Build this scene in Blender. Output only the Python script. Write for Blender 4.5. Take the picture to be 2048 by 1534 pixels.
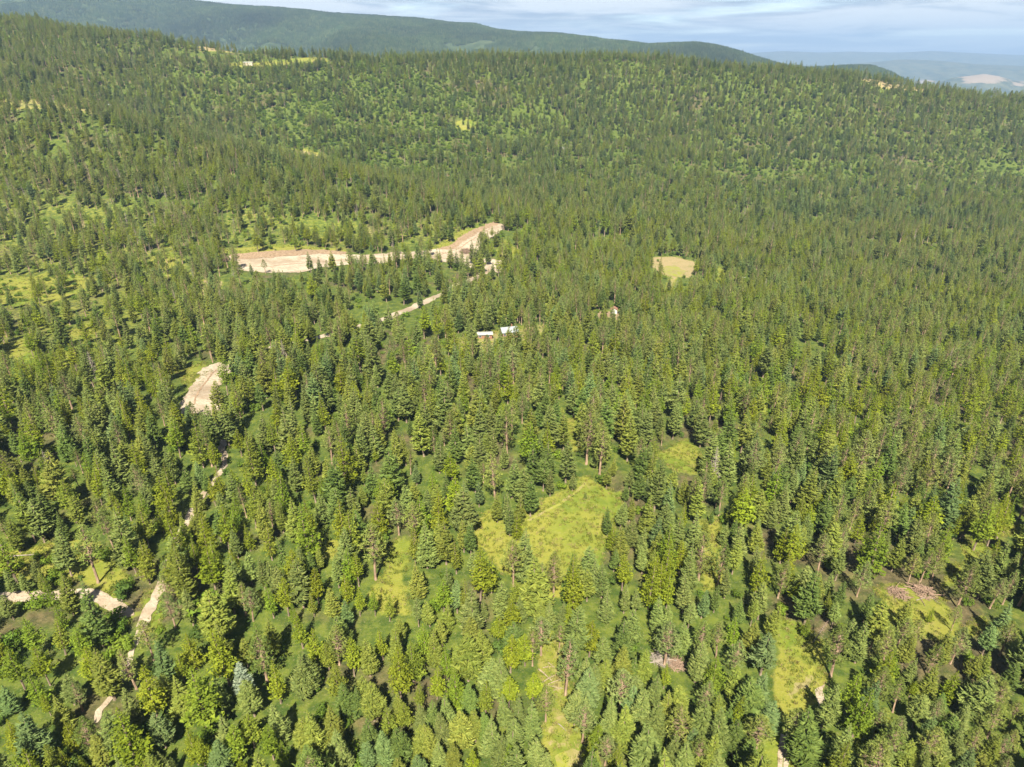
import bpy, bmesh, math, random
import numpy as np
from mathutils import Vector
from mathutils.geometry import delaunay_2d_cdt

# ------------------------------------------------------------------ scene, camera, light
S = bpy.context.scene
for o in list(bpy.data.objects):
    bpy.data.objects.remove(o)
COL = S.collection
R = math.radians
rng = np.random.default_rng(7)
random.seed(7)
PI = math.pi

CAM_H, PITCH, FPX = 120.0, R(26.0), 1365.0          # photograph pixels: 2048 x 1534
cam = bpy.data.cameras.new('camera')
cam.sensor_width = 36.0
cam.lens = 36.0 * FPX / 2048.0
cam.clip_start, cam.clip_end = 1.0, 90000.0
cam_ob = bpy.data.objects.new('camera', cam)
COL.objects.link(cam_ob)
cam_ob.location = (0, 0, CAM_H)
cam_ob.rotation_euler = (R(90) - PITCH, 0, 0)
S.camera = cam_ob

SUN_EL, SUN_AZ = R(50.0), R(183.0)                  # azimuth from +Y, clockwise: the sun stands behind the camera
S.view_settings.view_transform = 'Standard'
S.view_settings.look = 'None'
S.view_settings.gamma = 1.0
S.view_settings.exposure = 2.15
S.view_settings.use_curve_mapping = False
S.render.engine = 'CYCLES'
S.cycles.max_bounces = 6
S.cycles.diffuse_bounces = 3
S.cycles.transmission_bounces = 3
S.cycles.transparent_max_bounces = 8
S.cycles.volume_bounces = 0
S.cycles.use_denoising = True
S.cycles.denoiser = 'OPENIMAGEDENOISE'
S.cycles.denoising_input_passes = 'RGB_ALBEDO_NORMAL'
S.cycles.denoising_prefilter = 'ACCURATE'

sun = bpy.data.lights.new('sun', 'SUN')
sun.energy = 5.0
sun.angle = R(0.53)
sun.color = (1.0, 0.92, 0.74)
sun_ob = bpy.data.objects.new('sun', sun)
COL.objects.link(sun_ob)
sd = Vector((math.sin(SUN_AZ) * math.cos(SUN_EL), math.cos(SUN_AZ) * math.cos(SUN_EL), math.sin(SUN_EL)))
sun_ob.rotation_euler = sd.to_track_quat('Z', 'Y').to_euler()
sun_ob.location = (0, -60, 300)


class NT:
    """small helper for writing node trees"""
    def __init__(self, tree):
        self.t = tree
        self.n = tree.nodes
        self.n.clear()

    def add(self, kind, **kw):
        nd = self.n.new(kind)
        for k, v in kw.items():
            setattr(nd, k, v)
        return nd

    def link(self, a, b):
        self.t.links.new(a, b)

    def _in(self, nd, i, v):
        if hasattr(v, 'is_output'):
            self.link(v, nd.inputs[i])
        elif v is not None:
            nd.inputs[i].default_value = v

    def math(self, op, a, b=None, c=None, clamp=False):
        nd = self.add('ShaderNodeMath', operation=op)
        nd.use_clamp = clamp
        for i, v in enumerate((a, b, c)):
            self._in(nd, i, v)
        return nd.outputs[0]

    def vmath(self, op, a, b=None):
        nd = self.add('ShaderNodeVectorMath', operation=op)
        self._in(nd, 0, a)
        self._in(nd, 1, b)
        return nd.outputs[0]

    def noise(self, vec, scale, detail=4.0, rough=0.55, dist=0.0):
        nd = self.add('ShaderNodeTexNoise')
        self._in(nd, 'Vector', vec)
        nd.inputs['Scale'].default_value = scale
        nd.inputs['Detail'].default_value = detail
        nd.inputs['Roughness'].default_value = rough
        nd.inputs['Distortion'].default_value = dist
        return nd.outputs['Fac']

    def ramp(self, v, a, b):
        nd = self.add('ShaderNodeMapRange')
        nd.interpolation_type = 'SMOOTHSTEP'
        self._in(nd, 0, v)
        nd.inputs[1].default_value = a
        nd.inputs[2].default_value = b
        return nd.outputs[0]

    def mix(self, f, a, b, mode='MIX'):
        nd = self.add('ShaderNodeMix', data_type='RGBA', blend_type=mode)
        self._in(nd, 0, f)
        for i, v in ((6, a), (7, b)):
            if hasattr(v, 'is_output'):
                self.link(v, nd.inputs[i])
            else:
                nd.inputs[i].default_value = (*v, 1.0)
        return nd.outputs[2]


# --- world: physical sky, with a deck of thin clouds above it
world = bpy.data.worlds.new('World')
S.world = world
world.use_nodes = True
w = NT(world.node_tree)
tc = w.add('ShaderNodeTexCoord')
sky = w.add('ShaderNodeTexSky', sky_type='NISHITA', sun_disc=False, sun_elevation=SUN_EL, sun_rotation=SUN_AZ,
            altitude=900.0, air_density=1.0, dust_density=0.25, ozone_density=2.0)
sep = w.add('ShaderNodeSeparateXYZ')
w.link(tc.outputs['Generated'], sep.inputs[0])
zc = w.math('ADD', w.math('MAXIMUM', sep.outputs['Z'], 0.0), 0.055)
cmb = w.add('ShaderNodeCombineXYZ')
w.link(w.math('DIVIDE', sep.outputs['X'], zc), cmb.inputs[0])
w.link(w.math('DIVIDE', sep.outputs['Y'], zc), cmb.inputs[1])
n_big = w.noise(cmb.outputs[0], 0.30, 8.0, 0.58, 0.5)
n_shade = w.noise(w.vmath('ADD', cmb.outputs[0], (3.1, -1.7, 4.0)), 0.42, 8.0, 0.6, 0.4)
mask = w.ramp(n_big, 0.28, 0.52)
ccol = w.mix(w.ramp(n_shade, 0.40, 0.60), (1.75, 2.1, 2.7), (4.6, 4.7, 4.8))
full = w.mix(w.math('MULTIPLY', mask, 0.92), sky.outputs[0], ccol)
bg = w.add('ShaderNodeBackground')
bg.inputs['Strength'].default_value = 0.05
w.link(full, bg.inputs['Color'])
wo = w.add('ShaderNodeOutputWorld')
w.link(bg.outputs[0], wo.inputs['Surface'])


# ------------------------------------------------------------------ numbers: noise, projection, terrain
def vnoise(x, y, seed=0):
    x = np.asarray(x, float); y = np.asarray(y, float)
    xi = np.floor(x).astype(np.int64); yi = np.floor(y).astype(np.int64)
    fx = x - xi; fy = y - yi
    fx = fx * fx * (3 - 2 * fx); fy = fy * fy * (3 - 2 * fy)

    def h(a, b):
        n = (a * 374761393 + b * 668265263 + seed * 982451653) & 0x7fffffff
        n = ((n ^ (n >> 13)) * 1274126177) & 0x7fffffff
        return ((n ^ (n >> 16)) & 0xffff) / 65535.0
    a = h(xi, yi) * (1 - fx) + h(xi + 1, yi) * fx
    b = h(xi, yi + 1) * (1 - fx) + h(xi + 1, yi + 1) * fx
    return (a * (1 - fy) + b * fy) * 2 - 1


def fbm(x, y, octv=4, seed=0):
    s = 0; a = 1.0
    for k in range(octv):
        s = s + a * vnoise(x * 2 ** k, y * 2 ** k, seed + k)
        a *= 0.5
    return s


cp, sp = math.cos(PITCH), math.sin(PITCH)


def proj(X, Y, Z):
    dz = np.asarray(Z) - CAM_H
    d = np.maximum(Y * cp - dz * sp, 1.0)
    return 1024 + FPX * X / d, 767 - FPX * (Y * sp + dz * cp) / d, d


def z_at(py, Y):                                     # height seen on picture row py at forward distance Y
    return CAM_H - Y * np.tan(PITCH + np.arctan((np.asarray(py) - 767) / FPX))


def wid(Y):
    return 0.899 * np.maximum(Y, 0) + 52.6


PROF = {
    -700: [(0, 5), (200, 5), (350, -10), (560, 0), (650, 20), (850, 90), (950, 90), (1350, 190), (1500, 190), (1750, 120), (2600, -40)],
    0: [(0, 0), (200, 0), (350, -15), (430, -20), (560, -15), (650, -2), (760, 40), (850, 66), (885, 70), (960, 58), (1060, 78), (1340, 165), (1450, 170), (1700, 110), (2600, -80)],
    200: [(0, 0), (200, 0), (350, -15), (430, -20), (560, -15), (650, -2), (760, 30), (860, 57), (900, 55), (1000, 48), (1100, 76), (1360, 155), (1450, 155), (1700, 90), (2600, -90)],
    340: [(0, 0), (200, 0), (350, -15), (430, -20), (560, -17), (740, 4), (850, 31), (900, 25), (1000, 2), (1120, 25), (1260, 85), (1400, 137), (1470, 137), (1700, 60), (2600, -110)],
    520: [(0, 0), (200, 0), (350, -15), (430, -20), (560, -19), (700, 3), (800, 20), (850, 10), (950, -14), (1100, 14), (1300, 75), (1440, 116), (1490, 116), (1700, 40), (2600, -120)],
    700: [(0, 0), (200, 0), (350, -14), (430, -20), (560, -24), (640, -10), (720, 5), (770, -2), (850, -19), (950, -17), (1100, 12), (1300, 68), (1450, 113), (1490, 112), (1700, 40), (2600, -130)],
    860: [(0, 0), (200, 0), (300, -6), (400, -20), (560, -27), (720, -22), (850, -32), (950, -26), (1100, 2), (1300, 58), (1460, 105), (1520, 104), (1700, 40), (2600, -140)],
    1024: [(0, 0), (200, 0), (300, -8), (400, -22), (560, -30), (800, -36), (950, -35), (1100, -17), (1300, 43), (1490, 102), (1560, 101), (1800, 30), (2600, -150)],
    1365: [(0, 0), (120, -1), (200, -5), (300, -20), (450, -40), (600, -50), (850, -60), (1000, -55), (1150, -27), (1300, 23), (1490, 97), (1560, 96), (1800, 30), (2600, -170)],
    1700: [(0, 0), (100, -1), (150, -5), (250, -20), (400, -44), (600, -63), (1000, -75), (1150, -62), (1300, -2), (1450, 80), (1500, 82), (1800, 0), (2600, -200)],
    1800: [(0, 0), (100, -2), (150, -6), (250, -22), (400, -46), (600, -65), (1000, -77), (1150, -66), (1300, -8), (1450, 57), (1500, 58), (1800, -30), (2600, -220)],
    1900: [(0, 0), (100, -2), (150, -7), (250, -24), (400, -48), (600, -67), (1000, -78), (1150, -68), (1300, -12), (1430, 35), (1500, 36), (1800, -60), (2600, -240)],
    2048: [(0, 0), (100, -3), (150, -8), (250, -28), (400, -50), (600, -70), (1000, -80), (1150, -72), (1300, -16), (1430, 28), (1500, 28), (1800, -80), (2600, -260)],
    2750: [(0, 0), (100, -8), (250, -40), (400, -60), (600, -80), (1000, -90), (1150, -80), (1300, -30), (1450, 10), (1500, 10), (1800, -120), (2600, -300)],
}
CS = np.arange(-700, 2751, 10.0)
YS = np.concatenate([[-250, -120, -40, 0], 25 * 1.0105 ** np.arange(0, 446), 2700 * 1.06 ** np.arange(0, 44)])
Yn = YS[YS < 2650]
keys = sorted(PROF)
yy = np.arange(-260, 2700, 10.0)
tab = []
for k in keys:
    p = np.array(PROF[k], float)
    z = np.interp(yy, p[:, 0], p[:, 1])
    ker = np.exp(-0.5 * (np.arange(-12, 13) / 3.2) ** 2); ker /= ker.sum()
    tab.append(np.convolve(np.pad(z, 12, mode='edge'), ker, 'valid'))
tab = np.array(tab)
ZG = np.zeros((len(YS), len(CS)))
for i, Y in enumerate(YS):
    if Y < 2650:
        f = (Y + 260) / 10.0; a = int(f); t = f - a
        col = tab[:, a] * (1 - t) + tab[:, a + 1] * t
    else:
        t = min(1, (Y - 2650) / 4000)
        col = tab[:, 291] * (1 - t) + (-330) * t
    zc_ = np.interp(CS, keys, col)
    ker = np.exp(-0.5 * (np.arange(-14, 15) / 6.0) ** 2); ker /= ker.sum()
    ZG[i] = np.convolve(np.pad(zc_, 14, mode='edge'), ker, 'valid')
XG = (CS[None, :] - 1024) / FPX * wid(YS)[:, None]
YG = np.repeat(YS[:, None], len(CS), 1)
amp = np.clip((YG - 120) / 500, 0, 1) * np.clip((6000 - YG) / 3000, 0.2, 1)
ZG += amp * (7.0 * fbm(XG / 260, YG / 260, 3, 3) * np.clip(YG / 900, 0.35, 1.2) + 1.2 * fbm(XG / 45, YG / 45, 2, 9))
ZG += np.clip((YG - 40) / 80, 0, 1) * np.clip((900 - YG) / 600, 0, 1) * 0.7 * fbm(XG / 28, YG / 28, 2, 15)
ZG = np.maximum(ZG, -395)
LY = np.arange(len(YS))


def terr(X, Y):
    X = np.asarray(X, float); Y = np.asarray(Y, float)
    c = np.clip((1024 + FPX * X / wid(Y) + 700) / 10.0, 0, len(CS) - 1.001)
    r = np.clip(np.interp(Y, YS, LY), 0, len(YS) - 1.001)
    ci = c.astype(int); ri = r.astype(int); fc = c - ci; fr = r - ri
    return (ZG[ri, ci] * (1 - fr) * (1 - fc) + ZG[ri + 1, ci] * fr * (1 - fc)
            + ZG[ri, ci + 1] * (1 - fr) * fc + ZG[ri + 1, ci + 1] * fr * fc)


TS = np.concatenate([np.arange(60, 700, 0.5), np.arange(700, 2600, 1.5)])


def ground_at(px, py):                               # the point of the ground seen at a pixel of the photograph
    a = (px - 1024) / FPX; b = (767 - py) / FPX
    d = np.array([a, cp + b * sp, -sp + b * cp])
    t = TS / d[1]
    X = d[0] * t; Y = d[1] * t; Z = CAM_H + d[2] * t
    hit = np.nonzero(terr(X, Y) >= Z)[0]
    k = hit[0] if len(hit) else len(TS) - 1
    return float(X[k]), float(Y[k])


# ------------------------------------------------------------------ object helpers
def tag(o, label=None, cat=None, group=None, kind=None):
    for k, v in (('label', label), ('category', cat), ('group', group), ('kind', kind)):
        if v:
            o[k] = v
    return o


def empty(name, loc, rz=0.0, scale=(1, 1, 1), tilt=(0, 0)):
    o = bpy.data.objects.new(name, None)
    COL.objects.link(o)
    o.location = loc
    o.rotation_euler = (tilt[0], tilt[1], rz)
    o.scale = scale
    o.empty_display_size = 0.3
    return o


def mesh_obj(name, me, parent=None, link=True):
    o = bpy.data.objects.new(name, me)
    if link:
        COL.objects.link(o)
    if parent is not None:
        o.parent = parent
    return o


class MB:
    """collects vertices and faces for one mesh"""
    def __init__(self):
        self.v, self.f, self.m = [], [], []

    def tri(self, a, b, c, m=0):
        n = len(self.v)
        self.v += [tuple(a), tuple(b), tuple(c)]
        self.f.append((n, n + 1, n + 2)); self.m.append(m)

    def quad(self, a, b, c, d, m=0):
        n = len(self.v)
        self.v += [tuple(a), tuple(b), tuple(c), tuple(d)]
        self.f.append((n, n + 1, n + 2, n + 3)); self.m.append(m)

    def tube(self, p0, p1, r0, r1, n=6, m=0, cap=True):
        p0, p1 = Vector(p0), Vector(p1)
        ax = (p1 - p0).normalized()
        u = ax.orthogonal().normalized(); v = ax.cross(u)
        b = len(self.v)
        for p, r in ((p0, r0), (p1, r1)):
            for k in range(n):
                a = 2 * PI * k / n
                self.v.append(tuple(p + (u * math.cos(a) + v * math.sin(a)) * r))
        for k in range(n):
            j = (k + 1) % n
            self.f.append((b + k, b + j, b + n + j, b + n + k)); self.m.append(m)
        if cap:
            self.f.append(tuple(b + n + k for k in range(n))); self.m.append(m)
            self.f.append(tuple(b + k for k in reversed(range(n)))); self.m.append(m)

    def box(self, c, s, m=0, rz=0.0):
        cx, cy, cz = c; sx, sy, sz = (q / 2 for q in s)
        b = len(self.v)
        ca, sa = math.cos(rz), math.sin(rz)
        for dz in (-sz, sz):
            for dx, dy in ((-sx, -sy), (sx, -sy), (sx, sy), (-sx, sy)):
                self.v.append((cx + dx * ca - dy * sa, cy + dx * sa + dy * ca, cz + dz))
        for f in ((0, 3, 2, 1), (4, 5, 6, 7), (0, 1, 5, 4), (1, 2, 6, 5), (2, 3, 7, 6), (3, 0, 4, 7)):
            self.f.append(tuple(b + q for q in f)); self.m.append(m)

    def mesh(self, name, mats, smooth=False):
        me = bpy.data.meshes.new(name)
        me.from_pydata(self.v, [], self.f)
        for mt in (mats if isinstance(mats, (list, tuple)) else [mats]):
            me.materials.append(mt)
        me.polygons.foreach_set('material_index', self.m)
        if smooth:
            me.polygons.foreach_set('use_smooth', [True] * len(self.f))
        me.update()
        return me


# ------------------------------------------------------------------ materials
def new_mat(name):
    m = bpy.data.materials.new(name)
    m.use_nodes = True
    return m, NT(m.node_tree)


def bsdf_out(t, color, rough=0.85, spec=0.25, normal=None, translucent=None):
    b = t.add('ShaderNodeBsdfPrincipled')
    if hasattr(color, 'is_output'):
        t.link(color, b.inputs['Base Color'])
    else:
        b.inputs['Base Color'].default_value = (*color, 1)
    b.inputs['Roughness'].default_value = rough
    b.inputs['Specular IOR Level'].default_value = spec
    if normal is not None:
        t.link(normal, b.inputs['Normal'])
    o = t.add('ShaderNodeOutputMaterial')
    if translucent:
        tr = t.add('ShaderNodeBsdfTranslucent')
        t.link(color, tr.inputs['Color'])
        ms = t.add('ShaderNodeMixShader')
        ms.inputs[0].default_value = translucent
        t.link(b.outputs[0], ms.inputs[1]); t.link(tr.outputs[0], ms.inputs[2])
        t.link(ms.outputs[0], o.inputs['Surface'])
    else:
        t.link(b.outputs[0], o.inputs['Surface'])


def foliage_mat(name, var=0.35):
    m, t = new_mat(name)
    at = t.add('ShaderNodeAttribute', attribute_type='INSTANCER', attribute_name='tint')
    tcn = t.add('ShaderNodeTexCoord')
    geo = t.add('ShaderNodeNewGeometry')
    isl = geo.outputs['Random Per Island']
    n = t.noise(tcn.outputs['Object'], 7.0, 2.0, 0.6)
    f = t.math('ADD', t.math('MULTIPLY', isl, 0.55), t.math('MULTIPLY', n, 0.45))
    k = t.math('ADD', 1.0 - var, t.math('MULTIPLY', f, 2 * var))
    kc = t.add('ShaderNodeCombineXYZ')
    t.link(t.math('MULTIPLY', k, t.math('ADD', 0.93, t.math('MULTIPLY', isl, 0.16))), kc.inputs[0])
    t.link(k, kc.inputs[1]); t.link(k, kc.inputs[2])
    colr = t.vmath('MULTIPLY', at.outputs['Vector'], kc.outputs[0])
    bsdf_out(t, colr, 0.65, 0.08, translucent=0.33)
    return m


def bark_mat(name, c0, c1):
    m, t = new_mat(name)
    tcn = t.add('ShaderNodeTexCoord')
    mp = t.add('ShaderNodeMapping')
    mp.inputs['Scale'].default_value = (60, 60, 8)
    t.link(tcn.outputs['Object'], mp.inputs[0])
    n = t.noise(mp.outputs[0], 1.0, 4.0, 0.65)
    bsdf_out(t, t.mix(t.ramp(n, 0.3, 0.7), c0, c1), 0.9, 0.15)
    return m


def plain_mat(name, c, rough=0.7, spec=0.3, var=0.15, scale=2.0):
    m, t = new_mat(name)
    tcn = t.add('ShaderNodeTexCoord')
    n = t.noise(tcn.outputs['Object'], scale, 4.0, 0.6)
    bsdf_out(t, t.mix(n, tuple(q * (1 - var) for q in c), tuple(min(1, q * (1 + var)) for q in c)), rough, spec)
    return m


M_NEEDLE = foliage_mat('conifer_needles')
M_LEAF = foliage_mat('broad_leaves', 0.4)
M_BARK = bark_mat('grey_brown_bark', (0.08, 0.06, 0.045), (0.20, 0.155, 0.115))
M_PBARK = bark_mat('orange_brown_bark', (0.12, 0.08, 0.055), (0.26, 0.185, 0.13))
M_DEAD = bark_mat('weathered_wood', (0.10, 0.085, 0.073), (0.21, 0.18, 0.155))
M_RUST = bark_mat('rusty_dead_twigs', (0.10, 0.066, 0.048), (0.20, 0.140, 0.105))
M_LOG = bark_mat('pale_log_wood', (0.12, 0.095, 0.068), (0.225, 0.18, 0.13))

# ground: grass, dry grass, forest duff, driven by where the clearings really are
mg, t = new_mat('forest_floor_and_grass')
geo = t.add('ShaderNodeNewGeometry')
P = geo.outputs['Position']
a_me = t.add('ShaderNodeAttribute', attribute_name='meadow').outputs['Fac']
a_dr = t.add('ShaderNodeAttribute', attribute_name='dry').outputs['Fac']
n1 = t.noise(P, 0.045, 5.0, 0.6)
n2 = t.noise(P, 0.35, 5.0, 0.65)
n3 = t.noise(P, 2.2, 4.0, 0.7)
n4 = t.noise(P, 0.011, 4.0, 0.6)
n5 = t.noise(P, 0.16, 5.0, 0.7, 0.6)
green = t.mix(t.ramp(n2, 0.35, 0.68), (0.056, 0.086, 0.010), (0.098, 0.122, 0.015))
olive = t.mix(t.ramp(n3, 0.3, 0.7), (0.120, 0.122, 0.018), (0.152, 0.140, 0.030))
grass = t.mix(t.math('MULTIPLY', t.ramp(n1, 0.34, 0.58), 0.85), green, olive)
tan = t.mix(t.ramp(n3, 0.3, 0.72), (0.14, 0.11, 0.053), (0.215, 0.172, 0.095))
grass = t.mix(t.ramp(t.math('ADD', a_dr, t.math('MULTIPLY', t.math('SUBTRACT', n2, 0.5), 0.9)), 0.42, 0.62), grass, tan)
duff = t.mix(t.ramp(n2, 0.36, 0.64), (0.034, 0.031, 0.015), (0.078, 0.062, 0.032))
green2 = t.mix(t.ramp(n2, 0.35, 0.68), (0.026, 0.046, 0.008), (0.072, 0.090, 0.014))
under = t.mix(t.ramp(t.math('ADD', n4, t.math('MULTIPLY', t.math('SUBTRACT', n1, 0.5), 0.8)), 0.30, 0.48), duff, green2)
under = t.mix(t.math('MULTIPLY', t.ramp(n5, 0.50, 0.66), 0.6), under, (0.030, 0.044, 0.010))
under = t.mix(t.math('MULTIPLY', t.ramp(n3, 0.52, 0.70), 0.45), under, (0.105, 0.092, 0.040))
mask = t.ramp(t.math('ADD', a_me, t.math('MULTIPLY', t.math('SUBTRACT', n2, 0.5), 1.1)), 0.28, 0.66)
grass = t.mix(t.math('MULTIPLY', t.ramp(n5, 0.52, 0.68), 0.55), grass, (0.062, 0.086, 0.013))
grass = t.mix(t.math('MULTIPLY', t.ramp(n5, 0.44, 0.30), 0.5), grass, (0.150, 0.128, 0.050))
colr = t.mix(mask, under, grass)
colr = t.mix(t.math('MULTIPLY', t.ramp(n3, 0.58, 0.75), 0.25), colr, (0.24, 0.22, 0.12))
bump = t.add('ShaderNodeBump')
bump.inputs['Strength'].default_value = 0.4
bump.inputs['Distance'].default_value = 0.5
t.link(t.math('ADD', n3, n2), bump.inputs['Height'])
bsdf_out(t, colr, 0.95, 0.1, bump.outputs[0])
M_GROUND = mg

md, t = new_mat('pale_dirt')
geo = t.add('ShaderNodeNewGeometry')
P = geo.outputs['Position']
n1 = t.noise(P, 0.06, 6.0, 0.65, 0.5)
n2 = t.noise(P, 0.9, 5.0, 0.7)
n3 = t.noise(P, 0.22, 5.0, 0.7, 0.8)
colr = t.mix(t.ramp(n1, 0.36, 0.60), (0.175, 0.140, 0.103), (0.262, 0.222, 0.174))
colr = t.mix(t.math('MULTIPLY', t.ramp(n3, 0.48, 0.64), 0.55), colr, (0.165, 0.120, 0.080))
colr = t.mix(t.math('MULTIPLY', t.ramp(n2, 0.52, 0.70), 0.6), colr, (0.150, 0.112, 0.075))
bump = t.add('ShaderNodeBump'); bump.inputs['Strength'].default_value = 0.6; bump.inputs['Distance'].default_value = 0.6
t.link(t.math('ADD', n2, t.math('MULTIPLY', n3, 2.0)), bump.inputs['Height'])
bsdf_out(t, colr, 0.95, 0.1, bump.outputs[0])
M_DIRT = md
ms_, t = new_mat('worn_sandy_soil')
geo = t.add('ShaderNodeNewGeometry')
n1 = t.noise(geo.outputs['Position'], 0.5, 5.0, 0.7)
n2 = t.noise(geo.outputs['Position'], 0.17, 5.0, 0.7)
colr = t.mix(t.ramp(n1, 0.35, 0.65), (0.122, 0.112, 0.036), (0.170, 0.146, 0.070))
bsdf_out(t, t.mix(t.ramp(n2, 0.40, 0.54), (0.135, 0.145, 0.022), colr), 0.95, 0.1)
M_SOIL = ms_
mb_, t = new_mat('brown_bare_earth')
geo = t.add('ShaderNodeNewGeometry')
n1 = t.noise(geo.outputs['Position'], 0.6, 5.0, 0.7)
bsdf_out(t, t.mix(t.ramp(n1, 0.35, 0.65), (0.115, 0.078, 0.050), (0.20, 0.145, 0.098)), 0.95, 0.1)
M_EARTH = mb_

# far forested slopes
mm_, t = new_mat('far_forested_slope')
geo = t.add('ShaderNodeNewGeometry')
P = geo.outputs['Position']
n1 = t.noise(P, 0.0016, 6.0, 0.62)
n2 = t.noise(P, 0.013, 6.0, 0.72)
n3 = t.noise(P, 0.006, 5.0, 0.65)
fc_ = t.mix(t.ramp(n2, 0.35, 0.65), (0.016, 0.028, 0.014), (0.042, 0.058, 0.024))
fc_ = t.mix(t.math('MULTIPLY', t.ramp(n3, 0.60, 0.72), 0.8), fc_, (0.16, 0.15, 0.075))
bump = t.add('ShaderNodeBump'); bump.inputs['Strength'].default_value = 1.0; bump.inputs['Distance'].default_value = 14.0
t.link(n2, bump.inputs['Height'])
bsdf_out(t, fc_, 0.95, 0.05, bump.outputs[0])
M_FAR = mm_
mv_, t = new_mat('far_valley_and_bare_hills')
geo = t.add('ShaderNodeNewGeometry')
P = geo.outputs['Position']
n1 = t.noise(P, 0.0011, 6.0, 0.6)
n2 = t.noise(P, 0.006, 5.0, 0.7)
fc_ = t.mix(t.ramp(n2, 0.35, 0.65), (0.022, 0.034, 0.022), (0.060, 0.068, 0.040))
a_b = t.add('ShaderNodeAttribute', attribute_name='bare').outputs['Fac']
fc_ = t.mix(t.ramp(t.math('ADD', a_b, t.math('MULTIPLY', t.math('SUBTRACT', n2, 0.5), 2.2)), 0.45, 0.75), fc_, (0.15, 0.122, 0.095))
bsdf_out(t, fc_, 0.95, 0.05)
M_VALLEY = mv_


# ------------------------------------------------------------------ clearings (outlines read off the photograph, used on the ground)
def poly(s):
    v = list(map(float, s.replace(',', ' ').split()))
    return np.array(v).reshape(-1, 2)


# (outline, dryness, density of trees inside)
CLEAR = [
    (poly('936 1048 985 1018 1030 1030 1075 1008 1110 988 1140 968 1172 952 1190 960 1210 978 1244 985 1240 1030 1228 1060 1214 1092 1200 1130 1172 1160 1125 1190 1090 1195 1055 1185 1030 1155 1000 1142 975 1112 950 1080'), 0.12, 0.0),
    (poly('1085 1262 1145 1262 1150 1300 1138 1340 1142 1390 1155 1440 1178 1534 1190 1620 1080 1620 1086 1450 1106 1400 1076 1350'), 0.42, 0.0),
    (poly('1540 1236 1600 1246 1645 1285 1652 1360 1640 1395 1602 1424 1565 1446 1548 1420 1545 1370 1562 1300'), 0.15, 0.0),
    (poly('1530 1476 1592 1476 1600 1600 1522 1600'), 0.25, 0.0),
    (poly('1752 1178 1800 1166 1830 1185 1880 1188 1905 1230 1925 1262 1962 1232 1980 1250 1905 1292 1850 1272 1780 1244'), 0.22, 0.0),
    (poly('1885 1172 1900 1128 1928 1136 1928 1076 1960 1082 1992 1108 1972 1142 1930 1172'), 0.05, 0.0),
    (poly('1958 1010 1992 1004 2030 1036 2040 1075 2000 1070 1968 1042'), 0.05, 0.15),
    (poly('1396 1050 1440 1036 1440 1100 1444 1172 1410 1182 1398 1120'), 0.05, 0.0),
    (poly('780 1092 812 1070 826 1096 804 1150 814 1180 816 1232 758 1222 740 1188 764 1150'), 0.0, 0.0),
    (poly('636 1092 672 1080 705 1100 700 1120 650 1112'), 0.3, 0.1),
    (poly('1310 908 1352 890 1376 876 1402 905 1398 948 1350 942'), 0.05, 0.0),
    (poly('1132 838 1158 838 1154 905 1134 905'), 0.1, 0.0),
    (poly('0 1106 100 1086 140 1076 200 1086 236 1126 270 1180 210 1186 150 1156 60 1156 -60 1150'), 0.0, 0.12),
    (poly('296 522 345 500 356 560 308 566'), 0.0, 0.1),
    (poly('-40 562 60 553 120 545 195 558 180 582 100 606 -40 620'), 0.25, 0.15),
    (poly('1302 514 1350 513 1392 524 1384 556 1330 552 1304 534'), 0.95, 0.0),
    (poly('1432 532 1452 538 1452 568 1428 562'), 0.15, 0.0),
    (poly('1340 555 1352 552 1340 600 1322 604'), 0.8, 0.1),
    (poly('1188 622 1244 622 1240 652 1188 644'), 0.3, 0.0),
    (poly('905 682 960 664 1090 650 1100 688 1000 704 905 706'), 0.55, 0.12),
    (poly('820 695 870 690 870 735 830 735'), 0.2, 0.2),
    (poly('560 297 610 298 652 311 680 326 650 328 598 316'), 0.6, 0.0),
    (poly('-40 196 150 201 238 218 228 236 150 222 -40 218'), 0.50, 0.30),
    (poly('360 291 470 292 460 303 380 303'), 0.6, 0.05),
    (poly('392 87 470 86 560 91 660 96 640 106 560 112 480 106 398 102'), 0.75, 0.30),
    (poly('430 126 520 124 640 112 660 122 560 132 480 138'), 0.40, 0.40),
    (poly('905 246 935 236 955 250 930 264'), 0.45, 0.25),
    (poly('355 745 400 720 420 740 385 790'), 0.05, 0.0),
    (poly('290 1180 326 1180 330 1210 316 1262 276 1268'), 0.25, 0.0),
    (poly('176 1186 215 1180 268 1224 262 1250 214 1226 176 1204'), 0.3, 0.0),
    (poly('20 1186 66 1184 66 1206 20 1206'), 0.3, 0.0),
    (poly('430 500 560 488 690 498 700 512 440 516'), 0.15, 0.15),
    (poly('860 500 935 455 960 462 900 510'), 0.1, 0.1),
    (poly('990 500 1010 480 1050 510 1010 524'), 0.1, 0.1),
    (poly('1690 146 1740 142 1860 170 1850 186 1760 176'), 0.75, 0.35),
    (poly('80 700 180 640 200 660 120 740'), 0.2, 0.3),
    (poly('0 690 40 680 110 730 60 760 -30 740'), 0.25, 0.25),
    (poly('400 560 450 560 440 590 400 600'), 0.7, 0.25),
]
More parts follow.
